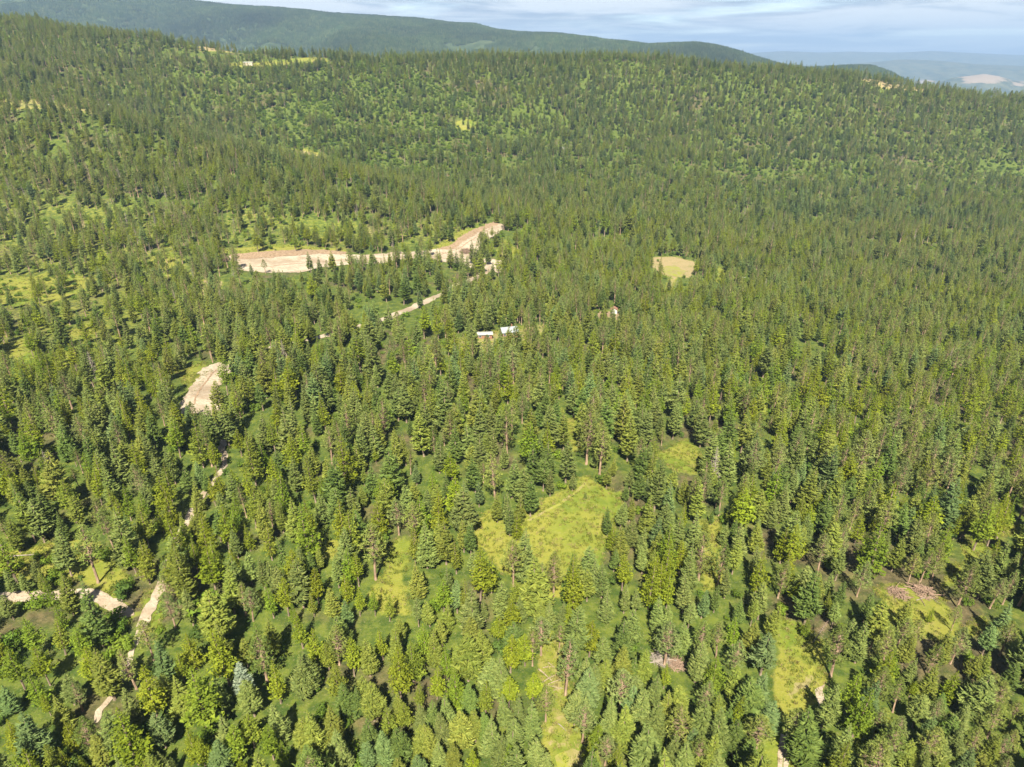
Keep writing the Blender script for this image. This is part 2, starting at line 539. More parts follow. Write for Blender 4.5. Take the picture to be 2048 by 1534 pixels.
# (outline, density) for thin woods
SPARSE = [
    (poly('380 150 560 120 760 120 860 150 960 200 1060 300 1080 345 980 352 700 352 560 290 420 200'), 0.52),
    (poly('330 78 780 78 780 112 330 118'), 0.40),
    (poly('1340 318 2100 330 2100 392 1700 385 1340 352'), 0.42),
    (poly('0 380 330 400 420 600 260 720 -60 700'), 0.46),
    (poly('440 400 780 440 960 420 1010 480 860 500 440 500'), 0.50),
    (poly('640 560 960 520 900 640 700 660'), 0.6),
    (poly('440 540 700 534 700 590 440 600'), 0.28),
    (poly('366 812 440 812 440 872 380 872'), 0.25),
    (poly('760 520 1000 524 1010 575 880 600 760 560'), 0.34),
    (poly('930 700 990 692 1000 730 930 740'), 0.75),
    (poly('1300 548 1400 548 1400 590 1300 590'), 0.40),
    (poly('420 170 760 130 1000 240 940 330 620 330'), 0.44),
    (poly('1740 900 2100 900 2100 1260 1740 1180'), 0.8),
]


def inside(pts, px, py):
    r = np.zeros(px.shape, bool)
    n = len(pts)
    for i in range(n):
        x0, y0 = pts[i]; x1, y1 = pts[(i + 1) % n]
        if y0 == y1:
            continue
        c = ((y0 > py) != (y1 > py)) & (px < (x1 - x0) * (py - y0) / (y1 - y0) + x0)
        r ^= c
    return r


def sdist(pts, px, py):                              # + inside, - outside, in photograph pixels
    d = np.full(px.shape, 1e9)
    n = len(pts)
    for i in range(n):
        a = pts[i]; b = pts[(i + 1) % n]; e = b - a
        tt = np.clip(((px - a[0]) * e[0] + (py - a[1]) * e[1]) / (e @ e), 0, 1)
        d = np.minimum(d, np.hypot(px - a[0] - tt * e[0], py - a[1] - tt * e[1]))
    return np.where(inside(pts, px, py), d, -d)


# ------------------------------------------------------------------ ground
nr, nc = ZG.shape
PX, PY, PD = proj(XG, YG, ZG)
meadow = np.full(ZG.shape, 0.0)
dry = np.zeros(ZG.shape)
near = (YG > 60) & (YG < 1700) & (PX > -200) & (PX < 2250)
qx, qy, qd = PX[near], PY[near], PD[near]
mm = np.zeros(qx.shape); dd = np.zeros(qx.shape)
for pts, dr, den in CLEAR:
    sel = (qx > pts[:, 0].min() - 30) & (qx < pts[:, 0].max() + 30) & (qy > pts[:, 1].min() - 30) & (qy < pts[:, 1].max() + 30)
    if not sel.any():
        continue
    s = sdist(pts, qx[sel], qy[sel])
    soft = np.clip(2600.0 / qd[sel], 2.5, 15.0)
    k = np.clip(0.5 + s / (2 * soft), 0, 1)
    mm[sel] = np.maximum(mm[sel], k)
    dd[sel] = np.maximum(dd[sel], k * dr)
for pts, den in SPARSE:
    left_hill_ = pts[:, 0].min() < 500 and 350 < pts[:, 1].min() < 460 and pts[:, 0].max() < 1100
    k = np.clip(0.5 + sdist(pts, qx, qy) / 30, 0, 1) * (0.42 if left_hill_ else 0.24)
    mm = np.maximum(mm, k)
    dd = np.maximum(dd, k * (1.1 if left_hill_ else 0.20) * (0.5 + 0.5 * vnoise(XG[near] / 40, YG[near] / 40, 5)))
meadow[near] = mm; dry[near] = dd
meadow[YG > 2650] = 0.2
ii = np.arange(nr * nc).reshape(nr, nc)
faces = np.stack([ii[:-1, :-1], ii[:-1, 1:], ii[1:, 1:], ii[1:, :-1]], -1).reshape(-1, 4)
me = bpy.data.meshes.new('ground')
me.vertices.add(nr * nc)
me.vertices.foreach_set('co', np.stack([XG, YG, ZG], -1).astype(np.float32).ravel())
me.loops.add(faces.size); me.loops.foreach_set('vertex_index', faces.ravel())
me.polygons.add(len(faces)); me.polygons.foreach_set('loop_start', np.arange(0, faces.size, 4))
me.polygons.foreach_set('use_smooth', np.ones(len(faces), bool))
for nm, arr in (('meadow', meadow), ('dry', dry)):
    me.attributes.new(nm, 'FLOAT', 'POINT').data.foreach_set('value', arr.astype(np.float32).ravel())
me.materials.append(M_GROUND)
me.update(); me.validate()
tag(mesh_obj('ground', me), kind='structure')


def grid_mesh(name, X, Y, Z, mat, attrs=None):
    n_r, n_c = Z.shape
    ii = np.arange(n_r * n_c).reshape(n_r, n_c)
    fs = np.stack([ii[:-1, :-1], ii[:-1, 1:], ii[1:, 1:], ii[1:, :-1]], -1).reshape(-1, 4)
    me = bpy.data.meshes.new(name)
    me.vertices.add(n_r * n_c)
    me.vertices.foreach_set('co', np.stack([X, Y, Z], -1).astype(np.float32).ravel())
    me.loops.add(fs.size); me.loops.foreach_set('vertex_index', fs.ravel())
    me.polygons.add(len(fs)); me.polygons.foreach_set('loop_start', np.arange(0, fs.size, 4))
    me.polygons.foreach_set('use_smooth', np.ones(len(fs), bool))
    for nm, arr in (attrs or {}).items():
        me.attributes.new(nm, 'FLOAT', 'POINT').data.foreach_set('value', arr.astype(np.float32).ravel())
    me.materials.append(mat)
    me.update(); me.validate()
    return tag(mesh_obj(name, me), kind='structure')


def ridge(name, top, yr, depth_front, depth_back, base, mat, c0, c1, step, rough, seed, bare=None, rows=70):
    """a range of hills: its skyline as seen from the drone, at its own distance"""
    c = np.arange(c0, c1, step)
    tp = np.array(top, float)
    py = np.interp(c, tp[:, 0], tp[:, 1])
    py = py + 0.0 * c
    yv = np.array(yr, float)
    Yr = np.interp(c, yv[:, 0], yv[:, 1])
    zr = z_at(py, Yr)
    u = np.concatenate([np.linspace(0, 1, rows), 1 + np.linspace(0.05, 1, rows // 3)])
    Yv = np.where(u[:, None] <= 1, Yr - depth_front * (1 - u[:, None]), Yr + depth_back * (u[:, None] - 1))
    prof = np.where(u[:, None] <= 1, np.sin(np.clip(u[:, None], 0, 1) * PI / 2) ** 1.15, np.cos(np.clip(u[:, None] - 1, 0, 1) * PI / 2))
    X = (c[None, :] - 1024) / FPX * (cp * Yv + sp * (CAM_H - zr[None, :] * 0.5))
    n = fbm(X / (depth_front * 0.30), Yv / (depth_front * 0.45), 5, seed)
    rid = 1 - np.abs(fbm(X / (depth_front * 0.22), Yv / (depth_front * 0.6), 4, seed + 7))
    fade = np.clip(4 * prof * (1 - prof) + 0.06, 0, 1)
    Z = base + (zr[None, :] - base) * prof + rough * fade * (n + 0.8 * rid - 0.5)
    Z = np.maximum(Z, -398)
    at = {'bare': bare(X, Yv, Z, c) if bare else np.zeros(Z.shape)}
    return grid_mesh(name, X, Yv, Z, mat, at), X, Yv, Z


mt_top = [(-700, -60), (-200, -45), (0, -28), (150, -12), (240, -2), (330, 1), (400, 7), (470, 14), (560, 23), (640, 32), (700, 37), (760, 37), (830, 40), (900, 48),
          (950, 50), (990, 62), (1040, 68), (1110, 71), (1180, 81), (1210, 86), (1245, 88), (1300, 97), (1340, 94), (1385, 91), (1440, 100), (1490, 113), (1550, 128),
          (1620, 138), (1690, 135), (1740, 135), (1775, 146), (1850, 185), (1950, 230), (2100, 260)]
mount, MX, MY, MZ = ridge('mountain', mt_top, [(-700, 7000), (400, 6200), (1000, 5200), (1385, 4200), (1800, 3800), (2100, 3800)], 2600, 1500, -180, M_FAR, -700, 2100, 6, 120, 21)
ridge('distant_hills', [(1100, 120), (1400, 112), (1500, 106), (1570, 102), (1640, 105), (1700, 103), (1790, 105), (1860, 102), (1930, 105), (2048, 110), (2750, 104)],
      [(1100, 21000), (2750, 21000)], 5000, 3500, -380, M_VALLEY, 1100, 2750, 10, 90, 41, rows=40)
ridge('distant_hills', [(1300, 135), (1560, 134), (1660, 130), (1740, 125), (1800, 119), (1870, 121), (1950, 128), (2048, 132), (2200, 126), (2750, 130)],
      [(1300, 13500), (2750, 12500)], 3000, 2000, -380, M_VALLEY, 1300, 2750, 10, 60, 51, rows=40,
      bare=lambda X, Y, Z, c: 0.9 * np.exp(-((c[None, :] - 1865) / 26) ** 2) * np.clip(1.1 - np.abs(Z + 285) / 60, 0, 1))
ridge('distant_hills', [(1700, 205), (1820, 185), (1880, 166), (1912, 155), (1940, 152), (1972, 148), (2000, 152), (2030, 161), (2080, 166), (2200, 160), (2750, 175)],
      [(1700, 8600), (2750, 8600)], 900, 1300, -380, M_VALLEY, 1700, 2750, 6, 25, 61, rows=40,
      bare=lambda X, Y, Z, c: np.clip((Z + 215 + 0 * c[None, :]) / 22, 0, 1) * np.exp(-((c[None, :] - 1966) / 46) ** 4) + 0.8 * np.exp(-((c[None, :] - 2045) / 25) ** 2) * np.clip((Z + 250) / 20, 0, 1))

# ------------------------------------------------------------------ dirt roads, pads and worn lanes
ROADS = []                                            # (polyline in world, half width) for keeping trees off


def drape(name, outline, mat, cell, lift, jag=0.5):
    """a patch of bare ground lying on the terrain, with an uneven edge"""
    pts = []
    n = len(outline)
    for i in range(n):
        a = np.array(outline[i]); b = np.array(outline[(i + 1) % n])
        m = max(1, int(np.hypot(*(b - a)) / cell))
        for k in range(m):
            pts.append(a + (b - a) * k / m)
    pts = np.array(pts)
    pts = pts + jag * np.stack([vnoise(pts[:, 0] / 1.7, pts[:, 1] / 1.7, 31), vnoise(pts[:, 0] / 1.7, pts[:, 1] / 1.7, 32)], -1) \
        + 1.2 * jag * np.stack([vnoise(pts[:, 0] / 6, pts[:, 1] / 6, 33), vnoise(pts[:, 0] / 6, pts[:, 1] / 6, 34)], -1)
    x0, y0 = pts.min(0); x1, y1 = pts.max(0)
    gx, gy = np.meshgrid(np.arange(x0, x1, cell * 1.6), np.arange(y0, y1, cell * 1.6))
    gx = gx.ravel(); gy = gy.ravel()
    ins = inside(pts, gx, gy) & (sdist(pts, gx, gy) > cell * 0.5)
    vs = [Vector(p) for p in pts] + [Vector((a, b)) for a, b in zip(gx[ins], gy[ins])]
    ed = [(i, (i + 1) % len(pts)) for i in range(len(pts))]
    v, e, f, *_ = delaunay_2d_cdt(vs, ed, [], 1, 1e-4)
    xs = np.array([q.x for q in v]); ys = np.array([q.y for q in v])
    zs = terr(xs, ys) + lift
    me = bpy.data.meshes.new(name)
    me.from_pydata(list(zip(xs, ys, zs)), [], [tuple(q) for q in f])
    me.polygons.foreach_set('use_smooth', [True] * len(me.polygons))
    me.materials.append(mat)
    me.update()
    return tag(mesh_obj(name, me), kind='structure')


def px_outline(s):
    return [ground_at(a, b) for a, b in poly(s)]


def road(name, s, hw, mat, cell=1.2, lift=0.16, jag=0.5):
    c = np.array([ground_at(a, b) for a, b in poly(s)])
    d = [0]
    for i in range(1, len(c)):
        d.append(d[-1] + np.hypot(*(c[i] - c[i - 1])))
    q = np.arange(0, d[-1], 2.5)
    x = np.interp(q, d, c[:, 0]); y = np.interp(q, d, c[:, 1])
    for _ in range(3):
        if len(x) > 4:
            x[1:-1] = (x[:-2] + 2 * x[1:-1] + x[2:]) / 4; y[1:-1] = (y[:-2] + 2 * y[1:-1] + y[2:]) / 4
    tx = np.gradient(x); ty = np.gradient(y); L = np.hypot(tx, ty) + 1e-9
    nx, ny = -ty / L, tx / L
    ww = hw * (1 + 0.12 * vnoise(q / 12, q * 0, 77))
    left = np.stack([x + nx * ww, y + ny * ww], -1); right = np.stack([x - nx * ww, y - ny * ww], -1)
    ROADS.append((np.stack([x, y], -1), hw))
    return drape(name, list(left) + list(right[::-1]), mat, cell, lift, jag)


road('dirt_track', '192 1452 206 1420 226 1385 243 1362 256 1335 266 1300 276 1270 286 1248', 0.6, M_DIRT, 0.6, 0.14, 0.45)
road('dirt_road', '282 1256 290 1236 304 1212 318 1180 328 1150 345 1105 372 1050 405 995 430 960 452 930 448 890 430 830', 1.1, M_DIRT, 0.8)
road('dirt_road', '430 768 468 728 500 708 562 690 650 672 740 648 800 626 846 606 906 575 960 552 985 532', 2.9, M_DIRT, 1.4)
road('dirt_track', '-60 1196 20 1195 62 1195 120 1190 176 1186 212 1200 244 1222 268 1246', 1.8, M_DIRT, 0.9, 0.12)
PADS = ['350 822 366 796 384 768 410 736 440 726 456 736 446 762 436 782 444 800 440 822 418 836 400 826 380 828',
        '452 513 520 508 600 504 650 504 720 511 778 508 776 526 700 530 640 536 600 546 540 546 482 541 464 526',
        '856 502 898 494 938 466 984 446 1014 450 992 470 962 488 950 514 1004 522 1000 546 962 540 922 530 886 524 862 518',
        '776 506 860 500 862 516 776 524']
PADP = [poly(p) for p in PADS]
for i, p in enumerate(PADS):
    drape('gravel_pad', px_outline(p), M_DIRT, 1.3 if i else 1.0, 0.22, 0.9)
drape('bare_earth', px_outline('462 509 520 504 600 500 650 500 700 505 690 509 640 508 600 511 540 516 490 519 464 520'), M_EARTH, 1.2, 0.34, 1.0)
drape('bare_earth', px_outline('872 500 900 491 938 464 986 444 1000 447 982 455 944 474 906 500'), M_EARTH, 1.2, 0.34, 1.0)
road('wheel_rut', '470 532 540 534 620 526 690 519 770 517 860 512 930 524 985 534', 0.5, M_EARTH, 0.8, 0.30, 0.3)
road('wheel_rut', '880 510 918 498 948 478 984 456', 0.5, M_EARTH, 0.8, 0.30, 0.3)
road('wheel_rut', '388 812 398 786 416 758 436 738', 0.35, M_EARTH, 0.6, 0.30, 0.3)
drape('bare_earth', px_outline('1196 624 1240 624 1236 640 1190 638'), M_EARTH, 1.2, 0.2, 0.6)
drape('bare_earth', px_outline('912 690 950 676 1000 670 1010 680 960 692 925 706'), M_SOIL, 1.2, 0.2, 0.8)
drape('bare_earth', px_outline('1060 655 1088 650 1092 672 1066 680'), M_SOIL, 1.2, 0.2, 0.8)
drape('bare_earth', px_outline('1320 536 1348 530 1372 544 1362 556 1330 550'), M_SOIL, 1.2, 0.2, 0.8)
road('footpath', '1056 1042 1080 1032 1112 1014 1140 996 1160 976 1178 962', 0.42, M_SOIL, 0.5, 0.05, 0.35)
road('wheel_rut', '1558 1560 1560 1520 1562 1488 1572 1462', 0.45, M_DIRT, 0.4, 0.06, 0.25)
road('wheel_rut', '1571 1560 1572 1520 1573 1488 1582 1462', 0.45, M_DIRT, 0.4, 0.06, 0.25)
drape('bare_earth', px_outline('1108 1520 1140 1500 1172 1506 1178 1545 1120 1560'), M_SOIL, 0.5, 0.05, 0.6)
drape('bare_earth', px_outline('1570 1392 1582 1372 1604 1362 1612 1330 1620 1332 1616 1362 1600 1378 1580 1400'), M_SOIL, 0.5, 0.05, 0.7)
drape('bare_earth', px_outline('1630 1375 1646 1366 1648 1410 1634 1418'), M_DIRT, 0.5, 0.05, 0.5)
RP = np.concatenate([r[0] for r in ROADS]); RW = np.concatenate([np.full(len(r[0]), r[1]) for r in ROADS])


# ------------------------------------------------------------------ tree shapes (one metre tall; scaled where they stand)
def rv(a, b):
    return random.uniform(a, b)


def fir_crown(seed, lo=0.14, rmax=0.165, shape=0.85, whorls=29, per=9, gap=0.0, up=0.10, mb=None):
    random.seed(seed)
    mb = mb or MB()
    sa, sk = rv(0, 6.28), rv(0.05, 0.22)
    for i in range(whorls):
        tt = (i + rv(0.1, 0.9)) / whorls
        z = lo + (0.985 - lo) * tt ** 0.92
        r = rmax * ((1 - tt) ** shape) * min(1.0, 0.62 + tt * 2.6) + 0.006
        n = max(4, int(per * (0.55 + 0.5 * (1 - tt))))
        a0 = rv(0, 2 * PI)
        for k in range(n):
            if random.random() < gap:
                continue
            a = a0 + 2 * PI * k / n + rv(-0.3, 0.3)
            L = r * rv(0.70, 1.20) * (1 + sk * math.cos(a - sa) + 0.10 * math.sin(3 * a + 9 * z))
            zz = z + rv(-0.012, 0.012)
            d = Vector((math.cos(a), math.sin(a), 0)); s = Vector((-d.y, d.x, 0))
            drop = -0.16 * L + rv(-0.1, 0.1) * L
            lift = up * L + rv(-0.05, 0.2) * L
            p0 = Vector((0, 0, zz + 0.1 * L)) + d * L * 0.12
            p1 = Vector((0, 0, zz + drop)) + d * L * 0.62
            p2 = Vector((0, 0, zz + drop + lift)) + d * L
            wd = L * rv(0.12, 0.20) + 0.003
            roll = rv(-0.5, 0.5) * wd
            mb.quad(p0, p1 - s * wd + Vector((0, 0, -roll)), p2, p1 + s * wd + Vector((0, 0, roll)))
            for sgn in (-1, 1):                       # side sprays
                for q, ln in ((0.45, 0.50), (0.72, 0.36)):
                    b = p0.lerp(p2, q) + Vector((0, 0, drop * 0.5))
                    tip = b + (d * rv(0.55, 0.9) + s * sgn * rv(0.5, 0.95)) * L * ln + Vector((0, 0, L * rv(0.0, 0.28)))
                    e = d * L * 0.095 + Vector((0, 0, L * rv(-0.05, 0.08)))
                    mb.tri(b - e, tip, b + e)
            if random.random() < 0.6:                 # upright tuft near the tip
                b = p1.lerp(p2, rv(0.2, 0.8))
                mb.tri(b - s * wd * 0.5, b + d * L * 0.22 + Vector((0, 0, L * rv(0.2, 0.42))), b + s * wd * 0.5)
    for k in range(4):                                # leader
        a = k * PI / 2
        q = Vector((math.cos(a), math.sin(a), 0)) * 0.012
        mb.tri(Vector((0, 0, 0.93)) + q, Vector((0, 0, 1.0)), Vector((0, 0, 0.93)) + Vector((-q.y, q.x, 0)))
    return mb


def larch_crown(seed, lo=0.16, rmax=0.17, shape=0.8, whorls=26, per=8, mb=None):
    random.seed(seed)
    mb = mb or MB()
    sa, sk = rv(0, 6.28), rv(0.05, 0.25)
    for i in range(whorls):
        tt = (i + rv(0, 1)) / whorls
        z = lo + (0.985 - lo) * tt
        r = rmax * ((1 - tt) ** shape) * min(1.0, 0.55 + tt * 2.4) + 0.006
        n = max(4, int(per * (0.6 + 0.5 * (1 - tt))))
        a0 = rv(0, 2 * PI)
        for k in range(n):
            a = a0 + 2 * PI * k / n + rv(-0.4, 0.4)
            L = r * rv(0.62, 1.22) * (1 + sk * math.cos(a - sa) + 0.12 * math.sin(3 * a + 8 * z))
            d = Vector((math.cos(a), math.sin(a), 0)); s = Vector((-d.y, d.x, 0))
            rise = rv(-0.18, 0.18)
            for j in range(8):                        # hanging feathery tufts along the branch
                q = 0.22 + 0.80 * (j + rv(0, 0.6)) / 8
                c = d * L * q + s * L * rv(-0.22, 0.22) + Vector((0, 0, z + L * (rise * q + 0.18 * q * q - 0.05)))
                g = L * rv(0.10, 0.19) + 0.0025
                v1 = (d * rv(0.2, 1) + s * rv(-1, 1) + Vector((0, 0, rv(-0.4, 0.5)))).normalized() * g
                v2 = (s * rv(-1, 1) + Vector((0, 0, rv(-0.7, 0.7))) - d * rv(0, 0.6)).normalized() * g
                mb.tri(c + v1, c + v2, c - (v1 + v2) * 0.55)
                if j % 2:
                    v3 = (Vector((rv(-1, 1), rv(-1, 1), rv(-0.6, 1)))).normalized() * g
                    mb.tri(c + v3, c - v1 * 0.6, c - v3 * 0.4 + v2 * 0.5)
    mb.tri(Vector((0.012, 0, 0.93)), Vector((0, 0, 1.0)), Vector((-0.012, 0.006, 0.93)))
    mb.tri(Vector((0, 0.012, 0.93)), Vector((0, 0, 1.0)), Vector((0.004, -0.012, 0.93)))
    return mb


def pine_crown(seed, lo=0.36, rmax=0.19, tufts=155, mb=None, bare=0.0):
    random.seed(seed)
    mb = mb or MB()
    for i in range(tufts):
        tt = ((i + rv(0, 1)) / tufts) ** 0.95
        z = lo + (0.985 - lo) * tt
        env = (math.sin(min(1, (tt * 1.9 + 0.32)) * PI / 2)) * (1 - tt ** 1.55) ** 0.85
        L = rmax * env * rv(0.45, 1.12) + 0.01
        a = i * 2.399963 + rv(-0.5, 0.5)
        d = Vector((math.cos(a), math.sin(a), 0)); s = Vector((-d.y, d.x, 0))
        c = d * L * 0.86 + Vector((0, 0, z + L * rv(-0.05, 0.25)))
        g = 0.021 + 0.115 * L
        # limb
        mb.tri(Vector((0, 0, z - 0.02)), c, Vector((0, 0, z - 0.02)) + s * 0.006, 1)
        for k in range(9):
            dirv = (d * rv(-0.45, 1.1) + s * rv(-1, 1) + Vector((0, 0, rv(-0.35, 1.0)))).normalized()
            pr = dirv.orthogonal().normalized()
            pr = (pr * math.cos(k * 1.3) + dirv.cross(pr) * math.sin(k * 1.3))
            ln = g * rv(0.8, 1.35)
            b = c + dirv * g * 0.12 + Vector((rv(-1, 1), rv(-1, 1), rv(-1, 1))) * g * 0.3
            mb.tri(b - pr * g * 0.20, b + dirv * ln, b + pr * g * 0.20)
    return mb


def trunk(seed, h, r, lean=0.0, mb=None, m=0, snags=0, n=6):
    random.seed(seed)
    mb = mb or MB()
    zs = [0.0, 0.06 * h, 0.4 * h, 0.75 * h, h]
    rs = [r * 1.35, r, r * 0.78, r * 0.45, r * 0.10]
    pts = [Vector((rv(-1, 1) * 0.004, rv(-1, 1) * 0.004, z)) for z in zs]
    pts[0] = Vector((0, 0, -0.03))
    for a in range(4):
        mb.tube(pts[a], pts[a + 1], rs[a], rs[a + 1], n, m, cap=False)
    for k in range(snags):                            # dead stubs under the crown
        z = rv(0.1, 0.4); a = rv(0, 2 * PI); L = rv(0.02, 0.07)
        d = Vector((math.cos(a), math.sin(a), rv(-0.3, 0.2)))
        mb.tri(Vector((0, 0, z - 0.003)), Vector((0, 0, z)) + d * L, Vector((0, 0, z + 0.003)), m)
    return mb


def dead_crown(seed, lo=0.2, rmax=0.13, n=70, mb=None):
    random.seed(seed)
    mb = mb or MB()
    for i in range(n):
        tt = (i + rv(0, 1)) / n
        z = lo + (0.97 - lo) * tt
        a = i * 2.4 + rv(-0.6, 0.6)
        L = rmax * (1 - tt) ** 0.7 * rv(0.5, 1.2) + 0.012
        d = Vector((math.cos(a), math.sin(a), rv(-0.3, 0.35)))
        e = Vector((0, 0, z)) + d * L
        mb.tube((0, 0, z), e, 0.0045, 0.0012, 3, 0, cap=False)
        for k in range(3):
            b = Vector((0, 0, z)) + d * L * rv(0.4, 0.9)
            mb.tube(b, b + Vector((rv(-1, 1), rv(-1, 1), rv(-0.3, 0.8))) * L * 0.4, 0.0022, 0.0007, 3, 0, cap=False)
    return mb


def shrub_mesh(seed, mb=None):
    random.seed(seed)
    mb = mb or MB()
    cl = [(Vector((rv(-0.4, 0.4), rv(-0.4, 0.4), rv(0.3, 0.72))), rv(0.2, 0.36)) for _ in range(9)]
    for c, r in cl:
        for k in range(46):
            d = Vector((rv(-1, 1), rv(-1, 1), rv(-0.7, 1))).normalized()
            p = c + d * r * rv(0.55, 1.05)
            g = rv(0.05, 0.10)
            u = d.orthogonal().normalized(); v = d.cross(u)
            th = rv(0, PI)
            u, v = u * math.cos(th) + v * math.sin(th), v * math.cos(th) - u * math.sin(th)
            mb.tri(p - u * g + d * rv(-1, 1) * g * 0.6, p + v * g * 1.2, p + u * g + d * rv(-1, 1) * g * 0.6)
    return mb


FIRP = [dict(lo=0.10, rmax=0.165, shape=0.80), dict(lo=0.16, rmax=0.150, shape=0.72), dict(lo=0.06, rmax=0.18, shape=0.9),
        dict(lo=0.22, rmax=0.155, shape=0.66, gap=0.10), dict(lo=0.12, rmax=0.140, shape=0.75, up=0.2), dict(lo=0.18, rmax=0.172, shape=0.70, gap=0.06),
        dict(lo=0.30, rmax=0.150, shape=0.60, gap=0.18, whorls=24), dict(lo=0.08, rmax=0.150, shape=1.0, whorls=31), dict(lo=0.20, rmax=0.185, shape=0.62, gap=0.14), dict(lo=0.14, rmax=0.13, shape=0.62, up=0.25)]
LARP = [dict(lo=0.16, rmax=0.165, shape=0.8), dict(lo=0.24, rmax=0.15, shape=0.7), dict(lo=0.12, rmax=0.18, shape=0.85), dict(lo=0.28, rmax=0.165, shape=0.66),
        dict(lo=0.20, rmax=0.14, shape=0.95), dict(lo=0.32, rmax=0.18, shape=0.75)]
PINP = [dict(lo=0.28, rmax=0.19), dict(lo=0.34, rmax=0.175), dict(lo=0.22, rmax=0.18), dict(lo=0.42, rmax=0.19, tufts=120), dict(lo=0.32, rmax=0.16, tufts=120), dict(lo=0.4, rmax=0.21, tufts=140)]
PROTO = {'fir': [], 'larch': [], 'pine': [], 'dead': [], 'shrub': []}     # (crown mesh, trunk mesh)
for i, p in enumerate(FIRP):
    PROTO['fir'].append((fir_crown(100 + i, **p).mesh('fir_crown', M_NEEDLE), trunk(100 + i, 0.95, 0.014, snags=10).mesh('fir_trunk', M_BARK)))
for i, p in enumerate(LARP):
    PROTO['larch'].append((larch_crown(200 + i, **p).mesh('larch_crown', M_NEEDLE), trunk(200 + i, 0.95, 0.013, snags=8).mesh('larch_trunk', M_BARK)))
for i, p in enumerate(PINP):
    PROTO['pine'].append((pine_crown(300 + i, **p).mesh('pine_crown', [M_NEEDLE, M_PBARK]), trunk(300 + i, 0.93, 0.016, snags=10).mesh('pine_trunk', M_PBARK)))
for i in range(3):
    PROTO['dead'].append((dead_crown(400 + i, n=80 if i else 50).mesh('bare_branches', M_RUST if i == 2 else M_DEAD), trunk(400 + i, 1.0, 0.013).mesh('dead_trunk', M_DEAD)))
for i in range(3):
    PROTO['shrub'].append((shrub_mesh(500 + i).mesh('shrub_leaves', M_LEAF), None))

TONES = {
    'fir': [('grey-green', (0.116, 0.148, 0.040)), ('olive-green', (0.130, 0.155, 0.028)), ('deep-green', (0.080, 0.118, 0.027)), ('blue-green', (0.097, 0.142, 0.048))],
    'larch': [('yellow-green', (0.126, 0.156, 0.012)), ('bright-green', (0.102, 0.146, 0.014)), ('mossy-green', (0.116, 0.142, 0.018))],
    'pine': [('olive-green', (0.130, 0.156, 0.036)), ('dusty-green', (0.118, 0.150, 0.045)), ('dark-olive', (0.094, 0.124, 0.027))],
    'dead': [('grey', (0.3, 0.3, 0.3))],
    'shrub': [('lime-green', (0.092, 0.138, 0.014)), ('leaf-green', (0.068, 0.110, 0.014)), ('dark-green', (0.050, 0.084, 0.016))],
}
SILVER = ('silver-blue', (0.150, 0.190, 0.135))

